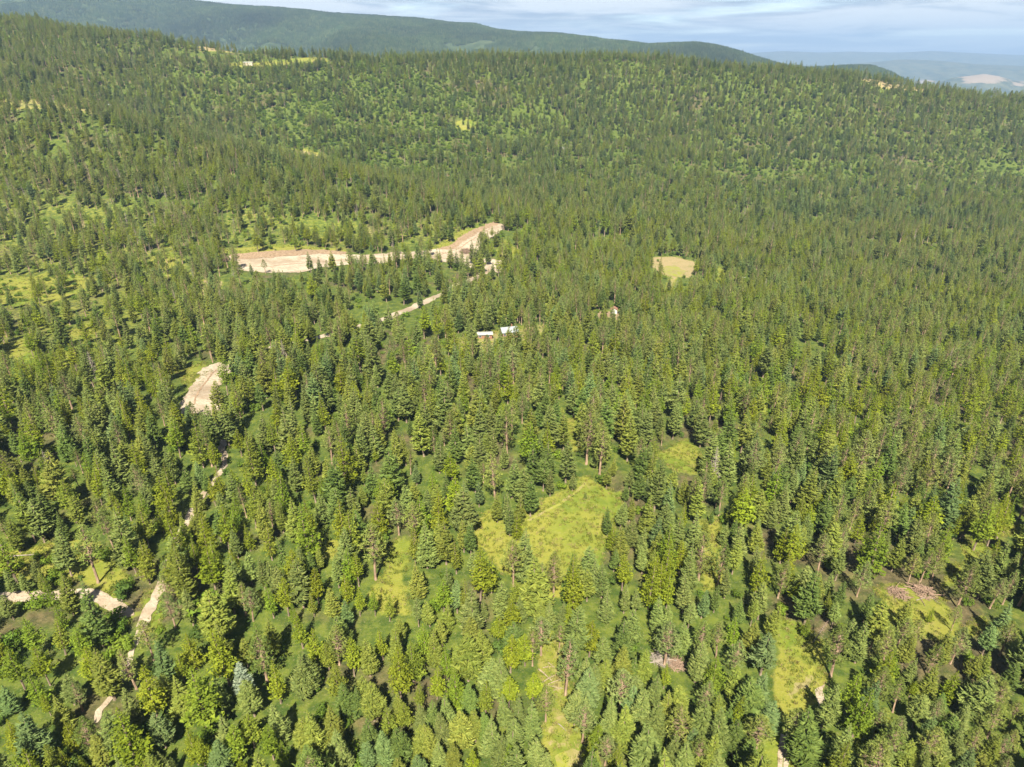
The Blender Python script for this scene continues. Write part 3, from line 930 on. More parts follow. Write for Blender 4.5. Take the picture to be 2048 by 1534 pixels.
# ------------------------------------------------------------------ where the trees stand
# tops read off the photograph in eight-by-seven enlargements: kind, x, y, height (all in enlarged pixels, 5.113 to one)
TILES = {
    (0, 1234): 'l230,20,450 l520,0,430 l730,110,400 l350,300,450 l60,300,480 l290,560,420 f640,590,350 p720,640,350 f540,780,420 l430,790,250 f180,920,600 l40,1040,450 l660,1060,350 p800,1050,420 l430,1300,350 f1060,950,560 l1180,930,700 l1430,480,640 p1440,20,450 f970,1190,400 f160,1440,350 f1500,1350,350 f20,680,350 l840,300,480 s1150,60,150 s1200,200,150 s1000,500,150 s1250,230,130 s1060,120,150 s60,120,180 s160,170,150 l590,1330,300 l800,1400,300',
    (300, 1234): 'f60,240,500 l250,330,350 l370,140,420 l600,160,470 f930,200,330 f1170,20,430 b880,450,430 f980,620,420 l1240,420,480 f1510,330,500 f90,570,380 f240,580,480 l400,480,700 f640,600,400 f40,970,400 f710,980,420 l980,980,380 f1240,860,430 l820,1110,420 l380,1130,400 f660,1240,400 l1180,1090,400 l1290,1240,350 f1510,1010,400 f80,1360,250 f200,1430,200 l900,1450,200 l480,1240,350 s560,1130,120 s500,60,170',
    (600, 1234): 'p340,80,430 l110,100,430 l250,230,330 l500,200,420 f670,200,430 l810,90,350 f960,130,400 f1010,20,300 l980,310,560 l1120,210,480 l1260,80,420 f1350,110,400 l1500,260,400 f30,370,430 l330,450,420 f440,640,400 f570,690,350 f650,590,350 f710,650,430 f980,770,300 l890,890,350 l1050,880,300 f1250,860,330 l1380,500,350 f1370,830,400 f1470,790,400 l1200,660,300 f280,880,430 f60,920,480 f330,1110,400 f700,1010,400 f820,1150,400 f1000,1140,400 f1190,1100,380 f1300,1050,400 f1440,960,400 f400,1290,350 f690,1270,350 f980,1390,300 f1190,1420,250 f1440,1250,350 f60,1290,350 f100,1450,300 s480,1290,120 s560,1400,130 s160,600,130',
    (900, 1234): 'f200,10,350 f170,160,500 f340,110,420 l490,0,300 f650,50,350 l620,170,400 l770,150,350 p850,150,350 p940,0,400 l1450,10,400 p1130,60,280 p1250,60,260 p1310,100,180 p1210,230,580 f1400,390,300 f1440,500,450 f1500,450,400 f430,400,420 f540,370,480 l850,560,330 l360,650,330 l600,600,350 f190,680,380 l50,500,450 p990,720,360 f1290,720,400 p1380,890,400 f560,800,330 f690,840,350 f820,870,450 f110,930,420 f250,940,350 f340,960,300 f430,980,480 f630,1020,450 f890,1220,350 f30,1280,350 f970,1390,300 l620,1330,300 l230,1370,250 l1510,1100,300 l1430,1260,300 f1500,1350,300 f500,1200,350',
    (1200, 1234): 'f250,20,450 f230,290,400 f40,180,320 f350,390,300 f480,320,380 p720,30,480 f900,20,380 p1080,30,400 p1250,50,380 l1410,0,300 p1430,250,350 f1040,230,450 l1220,380,420 f1440,490,400 f40,400,400 p240,530,450 f370,570,350 f590,570,350 l690,450,300 f350,680,350 f450,710,480 f830,660,350 f720,740,350 p1090,650,350 f1240,770,350 l1440,780,350 f120,780,450 f270,900,450 f620,840,450 p870,910,450 f1090,870,450 f1260,950,500 f1330,900,300 f1430,1040,400 f970,1120,300 f530,1100,600 p80,1190,350 l180,1290,350 f780,1170,350 f900,1270,400 p1040,1220,350 f1190,1200,400 f1210,1330,300 f1000,1400,250 f300,1140,250 l500,1450,200',
    (1500, 1234): 'f60,30,400 b210,140,480 f150,560,400 f50,620,500 l590,0,220 d710,20,250 p970,100,540 f1200,50,450 f1050,0,350 p1480,120,400 l1460,340,400 f870,660,500 l1110,540,480 p1380,500,450 f1310,640,400 p150,990,450 f260,850,400 p510,930,480 f670,950,600 f1040,1090,550 f1390,930,350 p1260,1250,400 f1480,1050,400 p1400,1200,350 f900,1250,300 f30,1230,400 p1450,1330,350',
    (1748, 1234): 'p480,0,330 p330,0,350 f800,90,420 p930,90,430 f1230,80,350 p1440,30,400 f1500,200,350 l230,330,400 f430,390,330 f640,480,400 p660,280,350 f1180,330,350 f1070,360,300 l870,540,380 l420,640,200 p300,660,350 f1010,600,300 p1140,600,330 p1260,590,350 f1460,480,380 p1350,660,400 f530,760,400 p700,830,350 f730,760,300 f970,870,350 p1320,880,400 p1500,850,300 f820,1010,350 p340,1030,400 p230,1120,450 f600,1000,350 p660,1110,450 f920,1110,350 p1100,1130,350 f1290,1190,400 p1380,1200,350 f430,1260,350 f560,1320,350 b1000,1310,400 p1450,1150,350 f760,1230,350 f1150,1400,300 p1400,1420,300 p60,1270,350 f130,1370,350 p90,940,350',
    (0, 934): 'f70,110,400 f200,0,250 f230,130,300 f180,290,520 f290,330,480 f380,160,350 f530,0,230 f60,500,400 f570,450,340 p740,0,250 f880,0,300 p650,200,300 f720,280,400 p800,590,640 l1090,200,330 l1230,170,400 l1400,250,350 p1030,420,500 f1370,400,350 p1390,20,250 l1270,690,430 l1400,740,480 f800,1110,780 l430,1080,500 f590,1060,500 f300,930,300 f380,1020,300 f60,1030,300 f200,1080,250 f30,1300,300 l560,1400,300 s1200,1200,160 s560,1000,120 s600,890,110 s160,960,100 s1150,1430,150 s1300,1130,130 s950,800,130 s640,1100,140 s450,900,110 s1090,820,120 s330,1300,150',
    (300, 934): 'l130,170,480 l60,380,300 f340,0,300 f450,130,330 l600,80,330 f540,50,250 f430,280,400 l820,20,300 l960,0,330 f690,240,330 l830,260,300 p920,180,350 f1110,180,300 f1260,90,300 f1410,130,300 l1180,100,280 f1100,330,480 p1200,320,300 f1430,280,480 l1340,300,300 l800,410,300 f650,430,350 f300,480,300 f380,480,350 l550,550,250 l970,570,300 l1180,590,380 l310,570,350 l390,690,420 f200,700,500 l600,730,480 f1340,700,450 f1500,770,350 l830,830,350 f970,860,350 f1110,920,350 f1210,940,350 f750,1020,500 p110,1100,330 f340,1240,400 s530,1270,260 l620,1260,300 p980,1220,380 p900,1180,360 l1340,1110,430 l1190,1160,400 l1440,1400,250 f1370,940,300',
    (600, 934): 'f90,20,250 f180,200,400 l60,280,500 l220,100,300 l340,60,250 l440,100,300 f640,0,200 f630,190,250 l800,110,350 l900,90,350 f1080,160,420 f1160,150,250 l1360,60,350 l390,310,520 f580,420,450 l760,300,450 p980,330,380 l1190,270,450 f1310,220,300 f1390,170,350 p710,570,600 f1270,540,500 f1410,500,400 l1150,600,420 p180,660,220 f160,810,280 f80,860,300 l480,830,400 l560,880,350 f350,890,350 l130,1010,400 l440,1070,330 f310,1210,400 f1170,950,400 f460,1350,300 l580,1240,300 l740,1260,280 f1190,1340,300 f1310,1340,300 l100,1250,300 f1500,1370,300 l890,1290,300 l1450,1110,400 f1500,1000,350',
    (900, 934): 'l50,60,540 f150,130,350 f290,140,280 f480,240,330 f570,230,320 f600,260,350 f720,270,300 f760,0,400 f830,90,420 f960,-100,350 f1030,0,300 f1260,60,190 l680,440,320 f610,360,350 f770,580,560 p650,750,480 p880,910,450 p970,980,370 p1075,850,510 f1310,840,450 l1290,900,600 f1430,800,350 f1420,1030,350 f1500,920,350 f200,590,350 f130,530,350 l300,820,580 l150,1120,420 f510,1180,400 l690,1160,300 l600,1340,250 f740,1300,300 f930,1380,300 f1020,1360,300 f1160,1350,300 l1220,1370,300 f360,1330,250 f60,1160,350 l420,900,400 f1385,250,75',
    (1200, 934): 'f80,0,230 f320,0,220 f420,50,300 f510,90,280 l640,30,350 f760,0,250 f720,160,280 f880,80,300 p1000,100,400 p1080,60,460 p1280,80,430 l1470,130,400 l1390,330,300 f100,400,320 l140,560,350 f230,340,300 f330,260,300 f340,490,350 l490,290,250 f680,350,300 f720,440,300 l880,340,350 f1090,525,325 f960,560,220 f1210,390,120 f1150,440,160 l840,560,250 f240,600,420 f450,600,350 f600,500,350 f160,830,250 l260,870,400 f460,780,320 f540,840,300 l700,750,600 l860,740,400 l600,880,450 f980,760,550 f930,900,400 f1300,560,250 f1400,530,300 p1280,760,480 f1420,710,400 f1330,1010,350 f40,990,350 f80,1250,350 f270,1200,300 f390,1250,280 f900,1100,400 f940,1360,300 f1080,1260,300 f720,1400,250 f1210,1200,300 f1450,1320,300 l550,980,480 l660,950,450 l730,1060,400',
    (1500, 934): 'l60,30,400 f200,60,350 f480,60,350 l680,60,300 f790,130,300 f650,0,250 f930,0,300 f1060,70,350 f960,150,300 l1240,100,350 f1340,80,300 l560,300,350 l630,360,300 l740,260,350 f150,230,400 f260,300,350 f380,280,250 p1110,300,350 l1160,450,350 l1330,420,300 f100,570,350 l500,570,500 l390,600,400 f590,590,350 f890,560,450 p790,680,450 p970,620,350 l1220,640,450 f1430,640,300 l140,860,450 f110,780,350 p370,960,400 l440,850,400 f590,970,400 f960,830,350 p1200,950,400 f840,1050,300 f750,1070,350 f960,1150,350 l510,1180,300 f160,1180,400 l830,1270,250 f1250,1260,350 f910,1370,300 f60,1340,300',
    (1748, 934): 'f420,0,300 f540,150,400 l710,190,450 f980,130,350 l850,220,380 b440,400,350 f1220,20,400 f1400,0,350 l1400,240,350 l1210,330,560 l1330,350,500 l1460,320,380 l1020,350,420 l900,480,280 l780,560,480 f640,680,330 p450,870,350 p580,850,350 p720,780,400 p1030,960,520 p1240,840,350 f1390,750,500 f1480,870,400 f1200,980,400 p1310,1130,350 p1460,1050,400 l340,250,350 f380,1340,350 l620,1420,200 p890,1400,300 f260,250,350',
}
K = 300.0 / 1534.0
KIND = {'f': 'fir', 'l': 'larch', 'p': 'pine', 'd': 'dead', 's': 'shrub', 'b': 'fir'}
trees = []       # dict(kind, x, y, z, h, w, rz, var, tone, px, py, size, hand)
VPX, VPY = 1024.0, 767 + FPX / math.tan(PITCH)


def add_tree(kind, x, y, h, w, tone, hand, var=None):
    z = float(terr(x, y))
    bx, by, _ = proj(x, y, z)
    tx, ty, _ = proj(x, y, z + h)
    n = len(PROTO[kind])
    trees.append(dict(kind=kind, x=x, y=y, z=z, h=h, w=w, rz=random.uniform(0, 2 * PI), var=random.randrange(n) if var is None else var,
                      tone=tone, bx=float(bx), by=float(by), tx=float(tx), ty=float(ty), size=float(by - ty), hand=hand))


def pick_tone(kind, x=0.0, y=0.0):
    ts = TONES[kind]
    w_ = {'fir': (0.42, 0.34, 0.16, 0.08), 'larch': (0.5, 0.28, 0.22), 'pine': (0.5, 0.3, 0.2), 'dead': (1,), 'shrub': (0.4, 0.4, 0.2)}[kind]
    if y > 800:
        w_ = {'fir': (0.30, 0.10, 0.36, 0.24), 'larch': (0.15, 0.45, 0.40), 'pine': (0.25, 0.35, 0.40), 'dead': (1,), 'shrub': (0.3, 0.5, 0.2)}[kind]
    return random.choices(ts, w_)[0]


random.seed(11)
for (ox, oy), s in TILES.items():
    for e in s.split():
        k = e[0]
        zx, zy, zh = map(float, e[1:].split(','))
        tx, ty, hp = ox + zx * K, oy + zy * K, zh * K
        vx, vy = VPX - tx, VPY - ty
        L = math.hypot(vx, vy)
        bx, by = tx + vx / L * hp, ty + vy / L * hp
        x, y = ground_at(bx, by)
        z = float(terr(x, y))
        lo, hi = 0.3, 45.0
        for _ in range(24):
            m_ = (lo + hi) / 2
            if proj(x, y, z + m_)[1] > ty:
                lo = m_
            else:
                hi = m_
        h = lo
        kind = KIND[k]
        if kind == 'shrub':
            add_tree('shrub', x, y, max(1.6, h * 0.9), max(1.8, h * 1.1), pick_tone('shrub'), True)
            continue
        h = min(max(h, 2.0), 26.0)
        wf = (random.uniform(1.0, 1.26) if kind == 'pine' else random.uniform(1.02, 1.26) if kind == 'larch' else random.uniform(1.04, 1.32)) * h * (0.9 if h > 20 else 1.0)
        if oy == 1234:
            wf *= 1.14
        if h < 5:
            wf *= 1.25
        tone = SILVER if (k == 'b' and ox == 300) else (TONES['fir'][3] if k == 'b' else pick_tone(kind))
        add_tree(kind, x, y, h, wf, tone, True, 2 if k == 'd' else None)

PADTREES = '500,525,32 527,518,30 548,538,30 600,540,30 636,512,38 662,500,45 680,515,40 700,497,45 722,507,40 745,500,45 762,515,35 790,492,48 812,502,44 835,484,48 848,502,44 900,492,46 912,497,44 922,512,40 946,478,50 953,488,54 960,500,46 968,472,38 976,492,38 1004,474,46 985,522,38 380,802,58 400,816,58 425,804,54 447,772,58 458,752,58 372,806,56 650,528,36 705,530,36 735,528,36 870,520,40 1040,655,48 1055,662,46 990,672,40 948,665,44 1012,678,38 1215,640,44 1240,628,52'
for e in PADTREES.split():
    tx, ty, hp = map(float, e.split(','))
    vx, vy = VPX - tx, VPY - ty
    L = math.hypot(vx, vy)
    x, y = ground_at(tx + vx / L * hp, ty + vy / L * hp)
    z = float(terr(x, y))
    lo, hi = 2.0, 26.0
    for _ in range(24):
        m_ = (lo + hi) / 2
        if proj(x, y, z + m_)[1] > ty:
            lo = m_
        else:
            hi = m_
    kind = random.choices(('fir', 'larch', 'pine'), (0.7, 0.12, 0.18))[0]
    add_tree(kind, x, y, lo, lo * random.uniform(1.05, 1.3), pick_tone(kind), False)

# the rest of the wood, spread over the ground with its real spacing
CELL = 5.9
occ = {}


def occ_put(x, y):
    occ.setdefault((int(x // 5), int(y // 5)), []).append((x, y))


def occ_near(x, y, d):
    i, j = int(x // 5), int(y // 5)
    for a in (-1, 0, 1):
        for b in (-1, 0, 1):
            for (u, v) in occ.get((i + a, j + b), ()):
                if (u - x) ** 2 + (v - y) ** 2 < d * d:
                    return True
    return False


for tr in trees:
    occ_put(tr['x'], tr['y'])
gx, gy = np.meshgrid(np.arange(-1500, 1500, CELL), np.arange(45, 1760, CELL))
gx = (gx + rng.uniform(-0.46, 0.46, gx.shape) * CELL).ravel(); gy = (gy + rng.uniform(-0.46, 0.46, gy.shape) * CELL).ravel()
cc = 1024 + FPX * gx / wid(gy)
keep = (cc > -330) & (cc < 2380)
gx, gy = gx[keep], gy[keep]
gz = terr(gx, gy)
px, py, pd = proj(gx, gy, gz)
dens = 0.97 + 0.0 * px
patch = fbm(gx / 42, gy / 42, 3, 71)
dens *= np.clip(1.05 + 0.75 * patch, 0.18, 1.0)
for pts, den in SPARSE:
    dens = np.where(inside(pts, px, py), np.minimum(dens, den * np.clip(1.0 + 1.5 * patch, 0.08, 1.9)), dens)
for pts, dr, den in CLEAR:
    dens = np.where(inside(pts, px, py), np.minimum(dens, den), dens)
for pts in PADP:
    dens = np.where(sdist(pts, px, py) > -1.0, 0.0 if pts is not PADP[3] else 0.25, dens)
nearmask = gy < 900
rd = np.full(gx.shape, 1e9)
for a in range(0, len(RP), 64):
    q = RP[a:a + 64]; ww = RW[a:a + 64]
    dd_ = np.sqrt((gx[nearmask, None] - q[None, :, 0]) ** 2 + (gy[nearmask, None] - q[None, :, 1]) ** 2) - ww[None]
    rd[nearmask] = np.minimum(rd[nearmask], dd_.min(1))
dens = np.where(rd < 0.5, 0.0, dens)
dens = dens * np.clip(1.0 - (gy - 450) / 1100, 0.62, 1.0)
hand_zone = (py > 945) & (px > -20) & (px < 2068) & (py < 1600)
dens = np.where(hand_zone, dens * np.where(py > 1300, 0.85, 0.96), dens)
sel = rng.random(gx.shape) < dens
kindn = fbm(gx / 130, gy / 130, 3, 91)                # species come in drifts
OPEN = [c_[0] for c_ in CLEAR if c_[2] == 0.0] + [PADP[0], PADP[1], PADP[2]]
for x, y, z, kx, pxx, pyy, hz in zip(gx[sel], gy[sel], gz[sel], kindn[sel], px[sel], py[sel], hand_zone[sel]):
    if occ_near(x, y, (3.7 if pyy > 1300 else 3.25) if hz else 2.4):
        continue
    u = random.random()
    left_hill = pxx < 520 and pyy < 620
    pl = min(0.6, max(0.04, 0.24 + 0.34 * kx + (0.16 if y > 900 else 0)))
    if y > 950:
        pl = min(0.45, max(0.10, 0.25 + 0.25 * kx))
    pp = 0.34 if (left_hill or pxx > 1700) else 0.16
    pdead = 0.05 if left_hill else (0.025 if y > 450 else 0.006)
    if u < pdead:
        kind = 'dead'
    elif u < pdead + pl:
        kind = 'larch'
    elif u < pdead + pl + pp:
        kind = 'pine'
    else:
        kind = 'fir'
    h = random.choice((random.gauss(14.5, 2.6), random.gauss(15.5, 2.2), random.uniform(7, 16)))
    if 330 < pxx < 1080 and pyy < 350 and y > 900:
        h *= 0.98
    h = min(max(h, 5.0), 22.0)
    if y > 650:
        h *= random.uniform(0.95, 1.32)
    if kind == 'dead':
        h *= 0.8
    wf = h * random.uniform(1.02, 1.34) * (1.0 if y < 700 else 0.94)
    if y < 620 and kind != 'dead':
        hid = False
        for f_ in (0.3, 0.6, 0.9):
            qx_, qy_, _ = proj(x, y, z + h * f_)
            hid = hid or any(bool(inside(c_, np.array([qx_]), np.array([qy_]))[0]) for c_ in OPEN)
        if hid and random.random() < (0.6 if y > 330 else 0.85):
            continue
    add_tree(kind, x, y, h, wf, pick_tone(kind, x, y), False)
    occ_put(x, y)

# undergrowth
ux, uy = np.meshgrid(np.arange(-1300, 1300, 7.5), np.arange(60, 1560, 7.5))
ux = (ux + rng.uniform(-3.5, 3.5, ux.shape)).ravel(); uy = (uy + rng.uniform(-3.5, 3.5, uy.shape)).ravel()
ucc = 1024 + FPX * ux / wid(uy)
k_ = (ucc > -200) & (ucc < 2250)
ux, uy = ux[k_], uy[k_]
uz = terr(ux, uy)
upx, upy, _ = proj(ux, uy, uz)
ud = 0.32 + 0.0 * ux
ud = np.where(inside(SPARSE[0][0], upx, upy), 0.95, ud)
ud = np.where(inside(SPARSE[3][0], upx, upy) | inside(SPARSE[4][0], upx, upy), 0.38, ud)
ud = np.where((upx < 420) & (upy > 1080), 0.55, ud)
ud = np.where((upy < 400) & (upx > 1000), 0.6, ud)
for i_, (pts, dr, den) in enumerate(CLEAR):
    ud = np.where(inside(pts, upx, upy), 0.5 if i_ in (12, 13, 14) else (0.03 if i_ > 0 else 0.0), ud)
for pts in PADP:
    ud = np.where(sdist(pts, upx, upy) > -3, 0.0, ud)
urd = np.full(ux.shape, 1e9); nm_ = uy < 900
for a in range(0, len(RP), 64):
    q = RP[a:a + 64]; ww = RW[a:a + 64]
    urd[nm_] = np.minimum(urd[nm_], (np.sqrt((ux[nm_, None] - q[None, :, 0]) ** 2 + (uy[nm_, None] - q[None, :, 1]) ** 2) - ww[None]).min(1))
ud = np.where(urd < 1.2, 0.0, ud)
us = rng.random(ux.shape) < ud
for x, y, pxx, pyy in zip(ux[us], uy[us], upx[us], upy[us]):
    if occ_near(x, y, 1.4):
        continue
    h = random.uniform(1.2, 3.4)
    if y > 900:
        h *= 1.7
    tone = random.choices(TONES['shrub'], (0.25, 0.5, 0.25))[0]
    add_tree('shrub', float(x), float(y), h, h * random.uniform(1.0, 1.5), tone, False)

# ------------------------------------------------------------------ individuals: up to 300 of each kind, the largest in the picture
LAND = [(1150, 1045, 'the sunny meadow'), (972, 1062, "the meadow's left lobe"), (1110, 1352, 'the crossed fallen logs'),
        (1125, 1450, "the bottom grassy lane"), (1600, 1330, 'the glade at lower right'), (1566, 1512, 'the twin wheel ruts'),
        (1850, 1188, "the reddish brush heap"), (1935, 1120, "the shaded grass bank"), (1640, 1262, 'the leaning rusty dead tree'),
        (474, 1330, 'the silver-blue fir'), (310, 1215, "the pale road bend"), (235, 1222, "the shaded road fork"),
        (245, 1345, 'the narrow pale track'), (45, 1114, "the long bleached log"), (785, 1160, "the small green slope"),
        (1420, 1110, "the meadow's right grass strip"), (1360, 920, "the glade beyond the meadow"), (431, 960, 'the small pale road patch'),
        (408, 772, 'the pale dirt lot'), (1000, 672, 'the cabin yard'), (1228, 622, 'the white shed'), (1345, 535, 'the tan bare knoll'),
        (1145, 872, 'the grass gap above the meadow'), (1340, 1325, 'the grey brush heap'), (30, 1195, "the left edge track"),
        (0, 1534, 'the lower left corner'), (2048, 1534, 'the lower right corner'), (700, 1534, "the bottom left edge"),
        (1340, 1534, "the bottom right edge"), (2048, 900, "the mid right edge"), (0, 880, "the mid left edge"),
        (1024, 1260, "the thin lower wood"), (650, 1100, "the dark left wood edge"), (1720, 1000, "the dense right wood"),
        (1840, 1380, "the dense lower right wood"), (640, 900, "the dense left wood")]
SECT = ['right of', 'below and right of', 'below', 'below and left of', 'left of', 'above and left of', 'above', 'above and right of']
ORD = ['nearest', 'second nearest', 'third nearest', 'fourth nearest', 'fifth nearest', 'sixth nearest', 'seventh nearest', 'eighth nearest', 'ninth nearest',
       'tenth nearest', 'eleventh nearest', 'twelfth nearest', 'thirteenth nearest', 'fourteenth nearest', 'fifteenth nearest', 'sixteenth nearest']
INFO = {'fir': ('fir_tree', 'fir', 'crown', 'firs in the wood'), 'larch': ('larch_tree', 'larch', 'crown', 'larches in the wood'),
        'pine': ('pine_tree', 'pine', 'crown', 'pines in the wood'), 'dead': ('dead_tree', 'dead tree', 'bare_branches', 'dead trees in the wood'),
        'shrub': ('shrub', 'shrub', 'foliage', 'shrubs among the trees')}
LIMIT = {'fir': 295, 'larch': 295, 'pine': 295, 'dead': 40, 'shrub': 60}
solo, rest = [], []
for kind in PROTO:
    ks = [tr for tr in trees if tr['kind'] == kind]
    vis = [tr for tr in ks if -10 < tr['tx'] < 2058 and 0 < tr['ty'] < 1520]
    vis.sort(key=lambda q: -(q['size'] + (500 if q['hand'] and kind in ('dead', 'shrub') else 0)))
    top = vis[:LIMIT[kind]]
    ids = {id(q) for q in top}
    solo += top
    rest += [q for q in ks if id(q) not in ids]

buckets = {}
for tr in solo:
    cx, cy = (tr['bx'] + tr['tx']) / 2, (tr['by'] + tr['ty']) / 2
    b = min(LAND, key=lambda L: (L[0] - cx) ** 2 + ((L[1] - cy) * 1.15) ** 2)
    dx, dy = cx - b[0], cy - b[1]
    sct = int(round(math.atan2(dy, dx) / (PI / 4))) % 8
    buckets.setdefault((tr['kind'], tr['tone'][0], b[2], sct), []).append((math.hypot(dx, dy), id(tr), tr))
for (kind, tone, lm, sct), lst in buckets.items():
    lst.sort(key=lambda q: q[0])
    for i, (_, _, tr) in enumerate(lst):
        noun = INFO[kind][1]
        if tone == 'silver-blue':
            tr['label'] = 'pale silver-blue fir, the only one of its colour, at lower left'
            continue
        if kind == 'dead' and tr['hand']:
            tr['label'] = 'rusty brown dead tree leaning over the top of the lower right glade'
            continue
        adj = '' if kind in ('shrub', 'dead') else ('tall ' if tr['h'] > 18.5 else ('small ' if tr['h'] < 9 else ''))
        where = f'{SECT[sct]} {lm}'
        tr['label'] = f'{adj}{tone} {noun} {where}' + (f', {ORD[i]}' if len(lst) > 1 else '')

PRO_OBJ = {}


def plant(tr):
    kind = tr['kind']
    name, cat, part, grp = INFO[kind]
    tilt = (random.gauss(0, 0.032), random.gauss(0, 0.032))
    if kind == 'dead' and tr['hand']:
        tilt = (0.0, 0.30)
    root = empty(name, (tr['x'], tr['y'], tr['z'] - 0.05), tr['rz'] if not (kind == 'dead' and tr['hand']) else 0.0, (tr['w'], tr['w'], tr['h']), tilt)
    tag(root, tr['label'], cat, grp)
    key = (kind, tr['var'])
    if key not in PRO_OBJ:                            # first of its kind is built, later ones are copies
        crown, tr_me = PROTO[kind][tr['var']]
        parts = [bpy.data.objects.new(part, crown)]
        if tr_me:
            parts.append(bpy.data.objects.new('trunk', tr_me))
        PRO_OBJ[key] = parts
        objs = parts
    else:
        objs = [q.copy() for q in PRO_OBJ[key]]
    b = random.uniform(0.82, 1.16)
    for q in objs:
        q.parent = root
        COL.objects.link(q)
    objs[0]['tint'] = [c * b * random.uniform(0.96, 1.04) for c in tr['tone'][1]]
    return root


random.seed(23)
for tr in solo:
    plant(tr)


# ------------------------------------------------------------------ the uncountable rest of the wood: points that carry instances
def scatter(name, lst, protos, mats_for):
    hidden = bpy.data.collections.new(name + '_sources')
    for i, (crown, trk) in enumerate(protos):
        bm = bmesh.new()
        bm.from_mesh(crown)
        me = bpy.data.meshes.new(name + '_source')
        mats = list(crown.materials)
        if trk:
            n0 = len(bm.faces)
            bm.from_mesh(trk)
            bm.faces.ensure_lookup_table()
            for f in bm.faces[n0:]:
                f.material_index = len(mats)
            mats.append(trk.materials[0])
        bm.to_mesh(me); bm.free()
        for m in mats:
            me.materials.append(m)
        hidden.objects.link(bpy.data.objects.new('%s_source_%02d' % (name, i), me))
    n = len(lst)
    me = bpy.data.meshes.new(name)
    me.vertices.add(n)
    co = np.array([(q['x'], q['y'], q['z'] - 0.05) for q in lst], np.float32)
    me.vertices.foreach_set('co', co.ravel())
    rot = np.zeros((n, 3), np.float32)
    rot[:, 2] = [q['rz'] for q in lst]; rot[:, 0] = rng.normal(0, 0.035, n); rot[:, 1] = rng.normal(0, 0.035, n)
    scl = np.array([(q['w'], q['w'], q['h']) for q in lst], np.float32)
    tint = np.array([q['tone'][1] for q in lst]) * rng.uniform(0.80, 1.18, (n, 1)) * rng.uniform(0.96, 1.04, (n, 3))
    me.attributes.new('rot', 'FLOAT_VECTOR', 'POINT').data.foreach_set('vector', rot.ravel())
    me.attributes.new('scl', 'FLOAT_VECTOR', 'POINT').data.foreach_set('vector', scl.ravel())
    me.attributes.new('tint', 'FLOAT_VECTOR', 'POINT').data.foreach_set('vector', tint.astype(np.float32).ravel())
    me.attributes.new('pick', 'INT', 'POINT').data.foreach_set('value', np.array([q['var'] for q in lst], np.int32))
    o = mesh_obj(name, me)
    ng = bpy.data.node_groups.new(name + '_nodes', 'GeometryNodeTree')
    ng.interface.new_socket('Geometry', in_out='INPUT', socket_type='NodeSocketGeometry')
    ng.interface.new_socket('Geometry', in_out='OUTPUT', socket_type='NodeSocketGeometry')
    N = ng.nodes
    gi, go = N.new('NodeGroupInput'), N.new('NodeGroupOutput')
    ci = N.new('GeometryNodeCollectionInfo')
    ci.inputs['Collection'].default_value = hidden
    ci.inputs['Separate Children'].default_value = True
    ci.inputs['Reset Children'].default_value = True
    ip = N.new('GeometryNodeInstanceOnPoints')
    ip.inputs['Pick Instance'].default_value = True

    def at(nm, ty):
        q = N.new('GeometryNodeInputNamedAttribute'); q.data_type = ty
        q.inputs['Name'].default_value = nm
        return next(s for s in q.outputs if s.enabled and s.name == 'Attribute')
    L = ng.links
    L.new(gi.outputs[0], ip.inputs['Points'])
    L.new(ci.outputs[0], ip.inputs['Instance'])
    L.new(at('pick', 'INT'), ip.inputs['Instance Index'])
    L.new(at('rot', 'FLOAT_VECTOR'), ip.inputs['Rotation'])
    L.new(at('scl', 'FLOAT_VECTOR'), ip.inputs['Scale'])
    L.new(ip.outputs[0], go.inputs[0])
    o.modifiers.new('scatter', 'NODES').node_group = ng
    return tag(o, kind='stuff')


for kind, nm in (('fir', 'fir_forest'), ('larch', 'larch_forest'), ('pine', 'pine_forest'), ('dead', 'dead_wood'), ('shrub', 'undergrowth')):
    lst = [q for q in rest if q['kind'] == kind]
    scatter(nm, lst, PROTO[kind], None)
print('trees', len(trees), 'solo', len(solo))

